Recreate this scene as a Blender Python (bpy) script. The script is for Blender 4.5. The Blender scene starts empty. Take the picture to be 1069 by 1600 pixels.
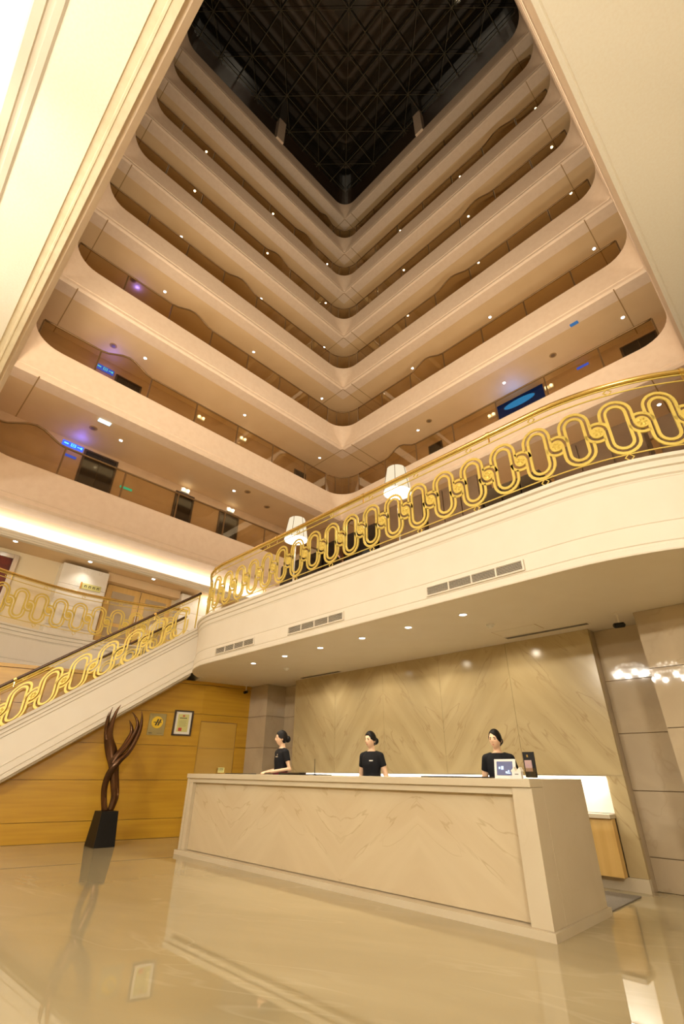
import bpy, bmesh, math, random
from mathutils import Vector, Matrix
random.seed(7)
PI = math.pi
SC = bpy.context.scene
COL = SC.collection

# ------------------------------------------------------------------ camera
H = 1.14
cam_d = bpy.data.cameras.new('camera'); cam = bpy.data.objects.new('camera', cam_d); COL.objects.link(cam)
FPX, PITCH, ROLL, YAW = 734.18, math.radians(29.0228), math.radians(0.5728), math.radians(135.2025)
fw = Vector((math.cos(YAW)*math.cos(PITCH), math.sin(YAW)*math.cos(PITCH), math.sin(PITCH)))
rt = Vector((math.sin(YAW), -math.cos(YAW), 0)); up = rt.cross(fw)
rt2 = rt*math.cos(ROLL) + up*math.sin(ROLL); up2 = -rt*math.sin(ROLL) + up*math.cos(ROLL)
m = Matrix.Identity(4)
for i in range(3):
    m[i][0], m[i][1], m[i][2] = rt2[i], up2[i], -fw[i]
m.translation = Vector((0, 0, H)); cam.matrix_world = m
cam_d.sensor_fit = 'VERTICAL'; cam_d.sensor_height = 36.0; cam_d.sensor_width = 36.0
cam_d.lens = FPX*36.0/1600.0
cam_d.clip_start = 0.02; cam_d.clip_end = 300
SC.camera = cam

# ------------------------------------------------------------------ world, exposure
w = bpy.data.worlds.new('night'); SC.world = w; w.use_nodes = True
w.node_tree.nodes['Background'].inputs[0].default_value = (0.02, 0.018, 0.015, 1)
w.node_tree.nodes['Background'].inputs[1].default_value = 0.3
vs = SC.view_settings
vs.view_transform = 'Standard'; vs.look = 'None'; vs.gamma = 1.0; vs.use_curve_mapping = False
vs.exposure = 0.2
try:
    SC.cycles.use_denoising = True
    SC.cycles.max_bounces = 7; SC.cycles.diffuse_bounces = 4; SC.cycles.glossy_bounces = 3
    SC.cycles.use_adaptive_sampling = True; SC.cycles.adaptive_threshold = 0.03
    SC.cycles.transmission_bounces = 6; SC.cycles.transparent_max_bounces = 16
    SC.cycles.sample_clamp_indirect = 4.0
    SC.cycles.caustics_reflective = False; SC.cycles.caustics_refractive = False
except Exception:
    pass
WARM = (1.0, 0.83, 0.60); WARM2 = (1.0, 0.88, 0.69); NEUT = (1.0, 0.94, 0.83)

def light(name, kind, loc, power, color=WARM, to=None, size=0.2, size_y=None, spot=None, blend=0.6):
    d = bpy.data.lights.new(name, kind); d.energy = power; d.color = color
    if kind == 'AREA':
        d.size = size
        if size_y: d.shape = 'RECTANGLE'; d.size_y = size_y
    elif kind == 'SPOT':
        d.shadow_soft_size = size; d.spot_size = math.radians(spot or 90); d.spot_blend = blend
    else:
        d.shadow_soft_size = size
    o = bpy.data.objects.new(name, d); COL.objects.link(o); o.location = loc
    if to is not None:
        v = Vector(to) - Vector(loc)
        o.rotation_euler = v.to_track_quat('-Z', 'Y').to_euler()
    return o

# added fill lights for the far facades, out of sight behind the first gallery ledge
for _loc, _to, _a, _b in (((-5.5, 0.02, 8.0), (-8, 12, 34), 8.0, 0.2), ((0.06, 6.0, 8.0), (-12, 8, 34), 0.2, 8.0)):
    _l = light('atrium_fill', 'AREA', _loc, 720, WARM, _to, _a, _b); _l.data.spread = math.radians(150)

# ------------------------------------------------------------------ materials
MATS = {}
def mat(name, color, rough=0.5, metal=0.0, spec=0.5, emit=None, estr=0.0, noise=None, bump=None, coat=0.0):
    """noise=(scale, colour2, amount, (sx,sy,sz))"""
    M = bpy.data.materials.new(name); M.use_nodes = True
    nt = M.node_tree; b = nt.nodes['Principled BSDF']
    b.inputs['Base Color'].default_value = (*color, 1); b.inputs['Roughness'].default_value = rough
    b.inputs['Metallic'].default_value = metal; b.inputs['Specular IOR Level'].default_value = spec
    b.inputs['Coat Weight'].default_value = coat
    tc = None
    if noise or bump:
        tc = nt.nodes.new('ShaderNodeTexCoord')
    if noise:
        sc, c2, amt, st = noise
        mp = nt.nodes.new('ShaderNodeMapping'); mp.inputs['Scale'].default_value = st
        nt.links.new(tc.outputs['Object'], mp.inputs['Vector'])
        n = nt.nodes.new('ShaderNodeTexNoise'); n.inputs['Scale'].default_value = sc; n.inputs['Detail'].default_value = 5
        nt.links.new(mp.outputs[0], n.inputs['Vector'])
        r = nt.nodes.new('ShaderNodeMapRange'); r.inputs[1].default_value = 0.35; r.inputs[2].default_value = 0.7
        r.inputs[3].default_value = 0; r.inputs[4].default_value = amt
        nt.links.new(n.outputs['Fac'], r.inputs[0])
        mx = nt.nodes.new('ShaderNodeMix'); mx.data_type = 'RGBA'
        mx.inputs[6].default_value = (*color, 1); mx.inputs[7].default_value = (*c2, 1)
        nt.links.new(r.outputs[0], mx.inputs[0]); nt.links.new(mx.outputs[2], b.inputs['Base Color'])
    if bump:
        n2 = nt.nodes.new('ShaderNodeTexNoise'); n2.inputs['Scale'].default_value = bump[0]
        nt.links.new(tc.outputs['Object'], n2.inputs['Vector'])
        bp = nt.nodes.new('ShaderNodeBump'); bp.inputs['Strength'].default_value = bump[1]; bp.inputs['Distance'].default_value = 0.01
        nt.links.new(n2.outputs['Fac'], bp.inputs['Height']); nt.links.new(bp.outputs[0], b.inputs['Normal'])
    if emit:
        b.inputs['Emission Color'].default_value = (*emit, 1); b.inputs['Emission Strength'].default_value = estr
    MATS[name] = M
    return M

def marble(name, c1, c2, vein, rough, rot, scale=1.0, vein_amt=0.8, stretch=(1, 1, 1), vpos=(0.47, 0.5)):
    M = bpy.data.materials.new(name); M.use_nodes = True; nt = M.node_tree; b = nt.nodes['Principled BSDF']
    b.inputs['Roughness'].default_value = rough
    if name == 'floor': b.inputs['IOR'].default_value = 1.75
    tc = nt.nodes.new('ShaderNodeTexCoord'); mp = nt.nodes.new('ShaderNodeMapping')
    mp.vector_type = 'TEXTURE'; mp.inputs['Rotation'].default_value = rot; mp.inputs['Scale'].default_value = stretch
    nt.links.new(tc.outputs['Object'], mp.inputs['Vector'])
    n = nt.nodes.new('ShaderNodeTexNoise'); n.inputs['Scale'].default_value = 1.3*scale; n.inputs['Detail'].default_value = 6; n.inputs['Distortion'].default_value = 0.6
    nt.links.new(mp.outputs[0], n.inputs['Vector'])
    mx = nt.nodes.new('ShaderNodeMix'); mx.data_type = 'RGBA'
    mx.inputs[6].default_value = (*c1, 1); mx.inputs[7].default_value = (*c2, 1)
    r = nt.nodes.new('ShaderNodeMapRange'); r.inputs[1].default_value = 0.35; r.inputs[2].default_value = 0.65
    nt.links.new(n.outputs['Fac'], r.inputs[0]); nt.links.new(r.outputs[0], mx.inputs[0])
    n2 = nt.nodes.new('ShaderNodeTexNoise'); n2.inputs['Scale'].default_value = 1.7*scale; n2.inputs['Detail'].default_value = 3; n2.inputs['Distortion'].default_value = 0.5
    nt.links.new(mp.outputs[0], n2.inputs['Vector'])
    # thin veins where the noise crosses a level
    a = nt.nodes.new('ShaderNodeMath'); a.operation = 'SUBTRACT'; a.inputs[1].default_value = 0.56
    nt.links.new(n2.outputs['Fac'], a.inputs[0])
    ab = nt.nodes.new('ShaderNodeMath'); ab.operation = 'ABSOLUTE'; nt.links.new(a.outputs[0], ab.inputs[0])
    vr = nt.nodes.new('ShaderNodeMapRange'); vr.inputs[1].default_value = 0.0; vr.inputs[2].default_value = 0.018
    vr.inputs[3].default_value = vein_amt; vr.inputs[4].default_value = 0.0
    nt.links.new(ab.outputs[0], vr.inputs[0])
    n3 = nt.nodes.new('ShaderNodeTexNoise'); n3.inputs['Scale'].default_value = 0.9*scale
    nt.links.new(tc.outputs['Object'], n3.inputs['Vector'])
    r3 = nt.nodes.new('ShaderNodeMapRange'); r3.inputs[1].default_value = 0.42; r3.inputs[2].default_value = 0.56
    nt.links.new(n3.outputs['Fac'], r3.inputs[0])
    ml = nt.nodes.new('ShaderNodeMath'); ml.operation = 'MULTIPLY'
    nt.links.new(vr.outputs[0], ml.inputs[0]); nt.links.new(r3.outputs[0], ml.inputs[1])
    mx2 = nt.nodes.new('ShaderNodeMix'); mx2.data_type = 'RGBA'; mx2.inputs[7].default_value = (*vein, 1)
    nt.links.new(ml.outputs[0], mx2.inputs[0]); nt.links.new(mx.outputs[2], mx2.inputs[6])
    nt.links.new(mx2.outputs[2], b.inputs['Base Color'])
    MATS[name] = M
    return M

def emitter(name, color, strength):
    M = bpy.data.materials.new(name); M.use_nodes = True; nt = M.node_tree
    nt.nodes.remove(nt.nodes['Principled BSDF'])
    e = nt.nodes.new('ShaderNodeEmission'); e.inputs[0].default_value = (*color, 1); e.inputs[1].default_value = strength
    nt.links.new(e.outputs[0], nt.nodes['Material Output'].inputs[0]); MATS[name] = M; return M

def thin_glass(name, tint, refl=0.06, rough=0.02):
    M = bpy.data.materials.new(name); M.use_nodes = True; nt = M.node_tree
    nt.nodes.remove(nt.nodes['Principled BSDF'])
    t = nt.nodes.new('ShaderNodeBsdfTransparent'); t.inputs[0].default_value = (*tint, 1)
    g = nt.nodes.new('ShaderNodeBsdfGlossy'); g.inputs['Roughness'].default_value = rough; g.inputs[0].default_value = (1, .95, .85, 1)
    lw = nt.nodes.new('ShaderNodeLayerWeight'); lw.inputs[0].default_value = 0.5
    pw = nt.nodes.new('ShaderNodeMath'); pw.operation = 'POWER'; pw.inputs[1].default_value = 5.0
    nt.links.new(lw.outputs['Facing'], pw.inputs[0])
    f = nt.nodes.new('ShaderNodeMath'); f.operation = 'MULTIPLY_ADD'; f.inputs[1].default_value = 0.9; f.inputs[2].default_value = refl
    nt.links.new(pw.outputs[0], f.inputs[0])
    mx = nt.nodes.new('ShaderNodeMixShader')
    nt.links.new(f.outputs[0], mx.inputs[0]); nt.links.new(t.outputs[0], mx.inputs[1]); nt.links.new(g.outputs[0], mx.inputs[2])
    nt.links.new(mx.outputs[0], nt.nodes['Material Output'].inputs[0]); MATS[name] = M; return M

marble('floor', (0.42, 0.345, 0.20), (0.365, 0.295, 0.165), (0.52, 0.44, 0.29), 0.015, (0, 0, 0.35), 0.8, 0.35, (2.6, 0.8, 1))
marble('desk_marble', (0.59, 0.49, 0.33), (0.54, 0.435, 0.285), (0.36, 0.26, 0.14), 0.2, (0, 0.62, 0), 1.6, 0.5, (2.6, 1, 0.55))
marble('desk_frame', (0.59, 0.51, 0.37), (0.55, 0.465, 0.33), (0.45, 0.37, 0.25), 0.25, (0, 0, 0), 1.0, 0.1)
marble('panel_marble', (0.50, 0.395, 0.215), (0.43, 0.33, 0.17), (0.29, 0.19, 0.085), 0.16, (0, 0.9, 0), 1.5, 0.55, (2.6, 1, 0.55))
marble('wall_stone', (0.50, 0.40, 0.27), (0.43, 0.34, 0.23), (0.36, 0.27, 0.17), 0.035, (0, 0.3, 0), 1.0, 0.3)
marble('white_marble', (0.86, 0.82, 0.74), (0.80, 0.75, 0.66), (0.6, 0.52, 0.40), 0.25, (0, 0.5, 0), 1.6, 0.4)
mat('plaster', (0.74, 0.67, 0.56), 0.55, noise=(3.0, (0.70, 0.62, 0.50), 0.5, (1, 1, 1)))
mat('ceiling_plaster', (0.93, 0.88, 0.77), 0.6, noise=(40.0, (0.86, 0.77, 0.62), 0.35, (1, 1, 1)))
mat('ceiling_trim', (0.86, 0.75, 0.55), 0.6, noise=(9.0, (0.76, 0.62, 0.42), 0.6, (1, 1, 1)))
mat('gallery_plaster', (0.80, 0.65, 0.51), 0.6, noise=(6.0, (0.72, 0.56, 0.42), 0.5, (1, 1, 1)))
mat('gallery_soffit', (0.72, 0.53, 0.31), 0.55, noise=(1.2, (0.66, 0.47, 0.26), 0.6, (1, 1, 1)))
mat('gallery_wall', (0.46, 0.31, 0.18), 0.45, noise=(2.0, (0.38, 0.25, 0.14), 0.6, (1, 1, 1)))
mat('joint', (0.38, 0.24, 0.10), 0.6)
mat('wood', (0.53, 0.295, 0.022), 0.3, noise=(2.2, (0.43, 0.22, 0.014), 0.8, (1, 0.35, 7)))
mat('wood_light', (0.70, 0.46, 0.16), 0.35, noise=(2.2, (0.60, 0.37, 0.11), 0.8, (6, 6, 0.5)))
mat('wood_door', (0.56, 0.34, 0.06), 0.33, noise=(2.2, (0.50, 0.29, 0.045), 0.7, (1, 0.6, 3)))
mat('cream_panel', (0.82, 0.70, 0.48), 0.5, noise=(2.0, (0.78, 0.64, 0.42), 0.5, (1, 1, 1)))
mat('brass', (0.80, 0.58, 0.20), 0.22, 1.0)
mat('gold_paint', (0.72, 0.55, 0.13), 0.42, 0.35)
mat('dark_rail', (0.09, 0.05, 0.03), 0.25, 0.4)
mat('bronze_rail', (0.20, 0.12, 0.05), 0.4, 0.5)
mat('bronze', (0.12, 0.052, 0.018), 0.26, 0.75, noise=(5.0, (0.05, 0.025, 0.012), 0.8, (1, 1, 0.6)))
mat('black', (0.006, 0.0055, 0.005), 0.45, spec=0.3)
mat('black_gloss', (0.015, 0.012, 0.010), 0.12)
mat('dark_wood', (0.05, 0.03, 0.018), 0.3, noise=(3.0, (0.03, 0.018, 0.01), 0.8, (1, 1, 5)))
mat('brown_panel', (0.20, 0.13, 0.075), 0.4, noise=(2.0, (0.15, 0.09, 0.05), 0.7, (1, 1, 1)))
mat('vent_dark', (0.05, 0.04, 0.03), 0.7)
mat('white_paint', (0.80, 0.78, 0.74), 0.4)
mat('paper', (0.82, 0.78, 0.68), 0.7)
mat('cert_yellow', (0.62, 0.58, 0.22), 0.7)
mat('cert_red', (0.55, 0.07, 0.04), 0.7)
mat('logo_yellow', (0.85, 0.55, 0.02), 0.5)
mat('plaque', (0.42, 0.35, 0.16), 0.2, 0.6)
mat('ink', (0.02, 0.018, 0.015), 0.6)
mat('skin', (0.80, 0.52, 0.34), 0.5, spec=0.3)
mat('lips', (0.55, 0.18, 0.14), 0.45)
mat('hair', (0.008, 0.006, 0.005), 0.55, spec=0.2)
mat('cloth', (0.010, 0.010, 0.012), 0.85, spec=0.2)
mat('belt', (0.45, 0.05, 0.09), 0.6)
mat('silver', (0.75, 0.73, 0.68), 0.3, 0.8)
mat('mat_grey', (0.22, 0.19, 0.15), 0.9, noise=(120.0, (0.14, 0.12, 0.09), 0.8, (1, 1, 1)))
mat('print_pink', (0.42, 0.28, 0.33), 0.5, noise=(30.0, (0.5, 0.35, 0.2), 0.7, (1, 1, 1)))
mat('art_red', (0.17, 0.022, 0.008), 0.6, noise=(4.0, (0.02, 0.01, 0.008), 0.9, (1, 1, 1)))
mat('roof_glass', (0.010, 0.009, 0.007), 0.05, 0.0, 0.6)
mat('roof_bar', (0.10, 0.085, 0.05), 0.5, 0.2)
mat('screen', (0.10, 0.10, 0.14), 0.15, emit=(0.25, 0.3, 0.6), estr=0.25)
emitter('screen_glow', (0.6, 0.75, 1.0), 1.6)
emitter('lamp_white', (1.0, 0.95, 0.86), 14.0)
emitter('panel_white', (1.0, 0.95, 0.85), 2.6)
emitter('shade', (1.0, 0.84, 0.58), 0.85)
emitter('shade_open', (1.0, 0.96, 0.88), 5.0)
emitter('crystal', (1.0, 0.92, 0.78), 30.0)
emitter('glow_blue', (0.06, 0.12, 1.0), 1.3)  # blue emitters colour the added glow plates
emitter('glow_cyan', (0.15, 0.75, 1.0), 1.6)
emitter('glow_pale', (0.7, 0.9, 1.0), 1.5)
emitter('lamp_warm', (1.0, 0.86, 0.6), 4.0)
emitter('glow_steel', (0.10, 0.28, 0.60), 0.5)
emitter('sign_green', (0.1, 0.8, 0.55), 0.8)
emitter('glow_oval', (0.03, 0.30, 1.0), 1.1)
emitter('panel_blue', (0.02, 0.08, 0.45), 0.22)
emitter('cove_white', (1.0, 0.95, 0.84), 2.5)
thin_glass('gallery_glass', (0.80, 0.72, 0.56), 0.03)
thin_glass('tint_glass', (0.90, 0.86, 0.76))

# ------------------------------------------------------------------ mesh helpers
class MB:
    def __init__(self): self.v = []; self.f = []
    def add(self, vs, fs):
        o = len(self.v); self.v += [tuple(p) for p in vs]; self.f += [tuple(i+o for i in f) for f in fs]; return self
    def box(self, lo, hi):
        x0, y0, z0 = lo; x1, y1, z1 = hi
        return self.add([(x0,y0,z0),(x1,y0,z0),(x1,y1,z0),(x0,y1,z0),(x0,y0,z1),(x1,y0,z1),(x1,y1,z1),(x0,y1,z1)],
                        [(0,3,2,1),(4,5,6,7),(0,1,5,4),(1,2,6,5),(2,3,7,6),(3,0,4,7)])
    def obox(self, o, ax, ay, az):
        o, ax, ay, az = Vector(o), Vector(ax), Vector(ay), Vector(az)
        p = [o, o+ax, o+ax+ay, o+ay]; p += [q+az for q in p]
        return self.add(p, [(0,3,2,1),(4,5,6,7),(0,1,5,4),(1,2,6,5),(2,3,7,6),(3,0,4,7)])
    def loft(self, rings, ring_closed=True, path_closed=False, caps=True):
        n = len(rings[0]); vs = [p for r in rings for p in r]; fs = []
        R = len(rings)
        for i in range(R if path_closed else R-1):
            j = (i+1) % R
            for k in range(n if ring_closed else n-1):
                l = (k+1) % n
                fs.append((i*n+k, i*n+l, j*n+l, j*n+k))
        if caps and not path_closed and ring_closed:
            fs.append(tuple(reversed(range(n)))); fs.append(tuple((R-1)*n+k for k in range(n)))
        return self.add(vs, fs)
    def tube(self, pts, r, sides=8, closed=False, flat=None):
        """round tube; r scalar or list; flat=(a,b) list of ellipse radii"""
        P = [Vector(p) for p in pts]; n = len(P); rings = []; prev = None
        for i in range(n):
            if closed: t = P[(i+1) % n] - P[i-1]
            else: t = P[min(i+1, n-1)] - P[max(i-1, 0)]
            t = t.normalized()
            if prev is None:
                a = Vector((0, 0, 1)) if abs(t.z) < 0.9 else Vector((0, 1, 0))
                u = t.cross(a).normalized()
            else:
                u = (prev - t*prev.dot(t)).normalized()
            prev = u; vv = t.cross(u)
            ra = r[i] if isinstance(r, (list, tuple)) else r; rb = ra
            if flat: ra, rb = flat[i]
            rings.append([P[i] + u*(ra*math.cos(2*PI*k/sides)) + vv*(rb*math.sin(2*PI*k/sides)) for k in range(sides)])
        return self.loft(rings, True, closed)
    def lathe(self, prof, c=(0, 0, 0), n=24, axis='z'):
        rings = []
        for r, z in prof:
            rings.append([(c[0]+r*math.cos(2*PI*k/n), c[1]+r*math.sin(2*PI*k/n), c[2]+z) for k in range(n)])
        return self.loft(rings, True, False, True)
    def ball(self, c, r, n=10, m_=7):
        rx, ry, rz = r if isinstance(r, (list, tuple)) else (r, r, r)
        rings = []
        for i in range(1, m_):
            a = PI*i/m_
            rings.append([(c[0]+rx*math.sin(a)*math.cos(2*PI*k/n), c[1]+ry*math.sin(a)*math.sin(2*PI*k/n), c[2]-rz*math.cos(a)) for k in range(n)])
        return self.loft(rings)
    def build(self, name, material, parent=None, smooth=False, bevel=0):
        me = bpy.data.meshes.new(name); me.from_pydata(self.v, [], self.f)
        bm = bmesh.new(); bm.from_mesh(me); bmesh.ops.recalc_face_normals(bm, faces=bm.faces); bm.to_mesh(me); bm.free()
        me.materials.append(MATS[material] if isinstance(material, str) else material)
        if smooth:
            for p in me.polygons: p.use_smooth = True
        o = bpy.data.objects.new(name, me); COL.objects.link(o)
        if bevel:
            bv = o.modifiers.new('bevel', 'BEVEL'); bv.width = bevel; bv.segments = 2; bv.limit_method = 'ANGLE'
        if smooth == 'auto':
            me.set_sharp_from_angle(angle=math.radians(35))
        if parent is not None: adopt(o, parent)
        return o
def adopt(o, parent):
    o.parent = parent
    q = parent; base = Matrix.Identity(4)
    chain = []
    while q is not None: chain.append(q); q = q.parent
    for q in reversed(chain): base = base @ q.matrix_parent_inverse @ q.matrix_basis
    o.matrix_parent_inverse = base.inverted()
def thing(name, label, cat, loc=(0, 0, 0), group=None, kind=None):
    o = bpy.data.objects.new(name, None); COL.objects.link(o); o.location = loc; o.empty_display_size = 0.1
    return tag(o, label, cat, group, kind)
def tag(o, label=None, cat=None, group=None, kind=None):
    if label: o['label'] = label
    if cat: o['category'] = cat
    if group: o['group'] = group
    if kind: o['kind'] = kind
    return o
def struct(o, label=None):
    o['kind'] = 'structure'
    if label: o['label'] = label
    return o
def share(src, name, loc, parent=None, rot=None):
    o = bpy.data.objects.new(name, src.data); COL.objects.link(o)
    if rot is not None: o.rotation_euler = rot
    o.location = loc
    if parent is not None: adopt(o, parent)
    return o

class Path:
    def __init__(self, pts, step=0.05):
        self.p = [Vector((x, y)) for x, y in pts]
        self.s = [0.0]
        for a, b in zip(self.p, self.p[1:]): self.s.append(self.s[-1] + (b-a).length)
        self.L = self.s[-1]
    def at(self, s):
        s2 = min(max(s, 0), self.L)
        lo, hi = 0, len(self.s)-1
        while hi-lo > 1:
            mid = (lo+hi)//2
            if self.s[mid] <= s2: lo = mid
            else: hi = mid
        a, b = self.p[lo], self.p[hi]; t = (b-a).normalized()
        q = a + t*(s-self.s[lo])
        # smoothed tangent
        a2 = self.p[max(lo-1, 0)]; b2 = self.p[min(hi+1, len(self.p)-1)]; t2 = (b2-a2).normalized()
        return q, t2, Vector((t2.y, -t2.x))        # right-hand side normal
def catmull(pts, n=10):
    P = [Vector(p) for p in pts]; P = [P[0]*2-P[1]] + P + [P[-1]*2-P[-2]]; out = []
    for i in range(1, len(P)-2):
        for k in range(n):
            t = k/n; a, b, c, d = P[i-1], P[i], P[i+1], P[i+2]
            out.append(0.5*((2*b)+(c-a)*t+(2*a-5*b+4*c-d)*t*t+(3*b-3*c+d-a)*t**3))
    out.append(P[-2].copy())
    return out

# ------------------------------------------------------------------ setting: ground floor
ZS = 2.93            # soffit over the reception
ZM = 3.85            # mezzanine floor
ZC = 6.60            # lobby ceiling around the atrium well
X0, Y1 = -12.3, 12.2 # far facades
struct(MB().box((-24, -15, -0.3), (13, 16, 0)).build('floor', 'floor'), 'polished beige marble lobby floor')
# room behind and beside the camera
struct(MB().box((-24, -15.3, 0), (13, -15, 7)).build('wall_back', 'cream_panel'), 'cream lobby wall')
struct(MB().box((13, -15, 0), (13.3, 16, 7)).build('wall_right', 'cream_panel'), 'cream lobby wall')

# reception marble back wall: book-matched slabs
wr = struct(bpy.data.objects.new('wall_reception', None), 'book-matched beige marble wall behind the reception desk'); COL.objects.link(wr)
wr.location = (-5.35, 7.05, 0)
MB().box((-8.5, 7.12, 0), (-2.2, 7.5, ZS)).build('backing', 'wall_stone', wr)
slab_w = 6.3/5
for i in range(5):
    x0 = -8.5+i*slab_w
    me = MB().box((-slab_w/2+0.002, 0, 1.14), (slab_w/2-0.002, 0.07, ZS))
    o = me.build('slab', 'panel_marble'); o.location = (x0+slab_w/2, 7.05, 0)
    if i % 2: o.scale.x = -1
    adopt(o, wr)
MB().box((-2.40, 7.05, 0.13), (-2.2, 7.12, 1.138)).build('slab', 'panel_marble', wr)
MB().box((-8.5, 7.05, 0.13), (-8.3, 7.12, 1.138)).build('slab', 'panel_marble', wr)
MB().box((-8.5, 7.04, 0.0), (-2.2, 7.12, 0.128)).build('plinth', 'desk_frame', wr)
# lit niche with a wooden cabinet row below it
nb = thing('back_counter', 'long back counter with a lit white marble niche over wooden cabinet doors', 'counter', (-5.35, 6.9, 0))
MB().box((-8.29, 7.085, 0.74), (-2.41, 7.118, 1.136)).build('niche_back', 'white_marble', nb)
MB().box((-8.29, 6.86, 0.695), (-2.40, 7.085, 0.735)).build('worktop', 'desk_frame', nb)
for i in range(8):
    a = -8.29+i*0.7356
    MB().box((a+0.003, 6.92, 0.13), (a+0.733, 7.03, 0.69)).build('door', 'wood_light', nb)
light('niche_strip', 'AREA', (-5.35, 7.02, 1.125), 34, NEUT, (-5.35, 7.08, 0.7), 5.8, 0.03)

# stone walls on the right of the marble panel (recess and projecting pier), stone pier on the left
ZJ = [0.0, 0.32, 0.98, 1.61, 2.25, ZS]
def stone_wall(name, label, xs, y, depth, face=-1, material='wall_stone'):
    r = struct(bpy.data.objects.new(name, None), label); COL.objects.link(r); r.location = ((xs[0]+xs[-1])/2, y, 0)
    MB().box((xs[0], y+0.03, 0), (xs[-1], y+depth, ZS)).build('backing', 'joint', r)
    for a, b in zip(xs, xs[1:]):
        for z0, z1 in zip(ZJ, ZJ[1:]):
            MB().box((a+0.002, y, z0+0.004), (b-0.002, y+0.05, z1-0.004)).build('stone_tile', material, r)
    return r
stone_wall('wall_recess', 'grey-beige stone tile wall recessed beside the marble panel', [-2.2, -1.5], 7.25, 0.3)
pier = stone_wall('wall_pier', 'stone tile pier projecting beyond the security camera', [-1.5, -0.25, 1.0, 2.3, 3.6, 5.0], 6.65, 0.9)
for z0, z1 in zip(ZJ, ZJ[1:]):
    MB().box((-1.503, 6.653, z0+0.004), (-1.46, 7.25, z1-0.004)).build('stone_tile', 'wall_stone', pier)
lp = stone_wall('wall_left_pier', 'stone tile pier between wood wall and marble wall', [-10.05, -9.38], 6.93, 0.6)
for z0, z1 in zip(ZJ, ZJ[1:]):
    MB().box((-9.40, 6.932, z0+0.004), (-9.352, 7.46, z1-0.004)).build('stone_tile', 'wall_stone', lp)
stone_wall('wall_left_recess', 'stone tile strip left of the marble wall', [-9.36, -8.5], 7.46, 0.2)

# wooden wall under the stair
WP = [(-10.03, 6.93), (-10.20, 5.75), (-10.42, 4.94), (-10.67, 3.93), (-10.96, 2.81), (-11.32, 1.4), (-11.7, 0.0), (-12.1, -1.5), (-12.5, -3.0)]
ww = struct(bpy.data.objects.new('wall_wood', None), 'golden wood panelled wall under the staircase'); COL.objects.link(ww); ww.location = (-10.6, 4, 0)
ZW = [0.0, 0.32, 0.98, 1.61, 2.25, 2.86]
def wall_x(y):
    for (xa, ya), (xb, yb) in zip(WP, WP[1:]):
        if ya >= y >= yb: return xa+(xb-xa)*(y-ya)/(yb-ya)
    return WP[-1][0]
DY0, DY1 = 5.80, 6.67      # flush door
def wood_piece(name, ya, yb, z0, z1, off=0.0, th=0.04, material='wood', parent=None):
    xa, xb = wall_x(ya), wall_x(yb)
    return MB().add([(xa+off, ya, z0), (xb+off, yb, z0), (xb+off-th, yb, z0), (xa+off-th, ya, z0),
                     (xa+off, ya, z1), (xb+off, yb, z1), (xb+off-th, yb, z1), (xa+off-th, ya, z1)],
                    [(0,1,2,3),(4,5,6,7),(0,1,5,4),(1,2,6,5),(2,3,7,6),(3,0,4,7)]).build(name, material, parent)
ys = [6.93, 6.67, 5.80, 4.94, 3.93, 2.81, 1.4, 0.0, -1.5, -3.0]
for a, b in zip(ys, ys[1:]):
    wood_piece('backing', a, b, 0, ZS, -0.03, 0.15, 'joint', ww)
    for z0, z1 in zip(ZW, ZW[1:]):
        if abs(a-DY1) < 1e-6 and z1 < 2.3:
            continue
        wood_piece('panel', a, b, z0+0.004, z1-0.004, 0, 0.035, 'wood', ww)
    wood_piece('cornice', a, b, 2.865, ZS, 0.02, 0.05, 'wood', ww)
wood_piece('panel', DY1, DY0, 2.11, 2.246, 0, 0.035, 'wood', ww)
dr = struct(bpy.data.objects.new('door_1', None), 'flush wooden door in the wood wall'); COL.objects.link(dr); dr.location = (-10.15, 6.2, 0)
wood_piece('panel', DY1-0.015, DY0+0.012, 0.01, 1.575, -0.022, 0.03, 'wood_door', dr)
wood_piece('panel', DY1-0.015, DY0+0.012, 1.583, 2.095, -0.022, 0.03, 'wood_door', dr)

# ------------------------------------------------------------------ mezzanine slab and its curved fascia
def arc(cx, cy, r, a0, a1, n): return [(cx+r*math.cos(math.radians(a0+(a1-a0)*k/n)), cy+r*math.sin(math.radians(a0+(a1-a0)*k/n))) for k in range(n+1)]
YF = 4.67
main_pts = arc(-8.3, YF+1.9, 1.9, -140, -90, 14) + [(-8.3+6.75*k/40, YF) for k in range(1, 40)] + arc(-1.55, YF+2.7, 2.7, -90, -18, 26)
MAIN = Path(main_pts)
left_ctrl = [(-10.6, -2.2), (-11.1, -0.9), (-11.65, 0.3), (-12.05, 1.4), (-12.33, 2.33), (-12.45, 3.23), (-12.36, 4.15), (-12.12, 5.05), (-11.93, 5.55), (-11.80, 5.98)]
LEFT = Path([tuple(q) for q in catmull([Vector(p) for p in left_ctrl], 8)])
S0 = Vector((-9.75, 5.15)); TH = math.radians(20); ED = Vector((-math.sin(TH), -math.cos(TH))); EN = Vector((-math.cos(TH), math.sin(TH)))
SW = 2.15; SLOPE = 0.70
def inset(path, d=.06, n=90):
    out = []
    for i in range(n+1):
        q, t, nn = path.at(path.L*i/n); out.append((q.x-nn.x*d, q.y-nn.y*d))
    return out
slab_poly = list(reversed(inset(MAIN))) + list(reversed(inset(LEFT))) + [(-10.6, -14.9), (-24, -14.9), (-24, 15.5), (4.5, 15.5), (4.5, main_pts[-1][1])]
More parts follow.
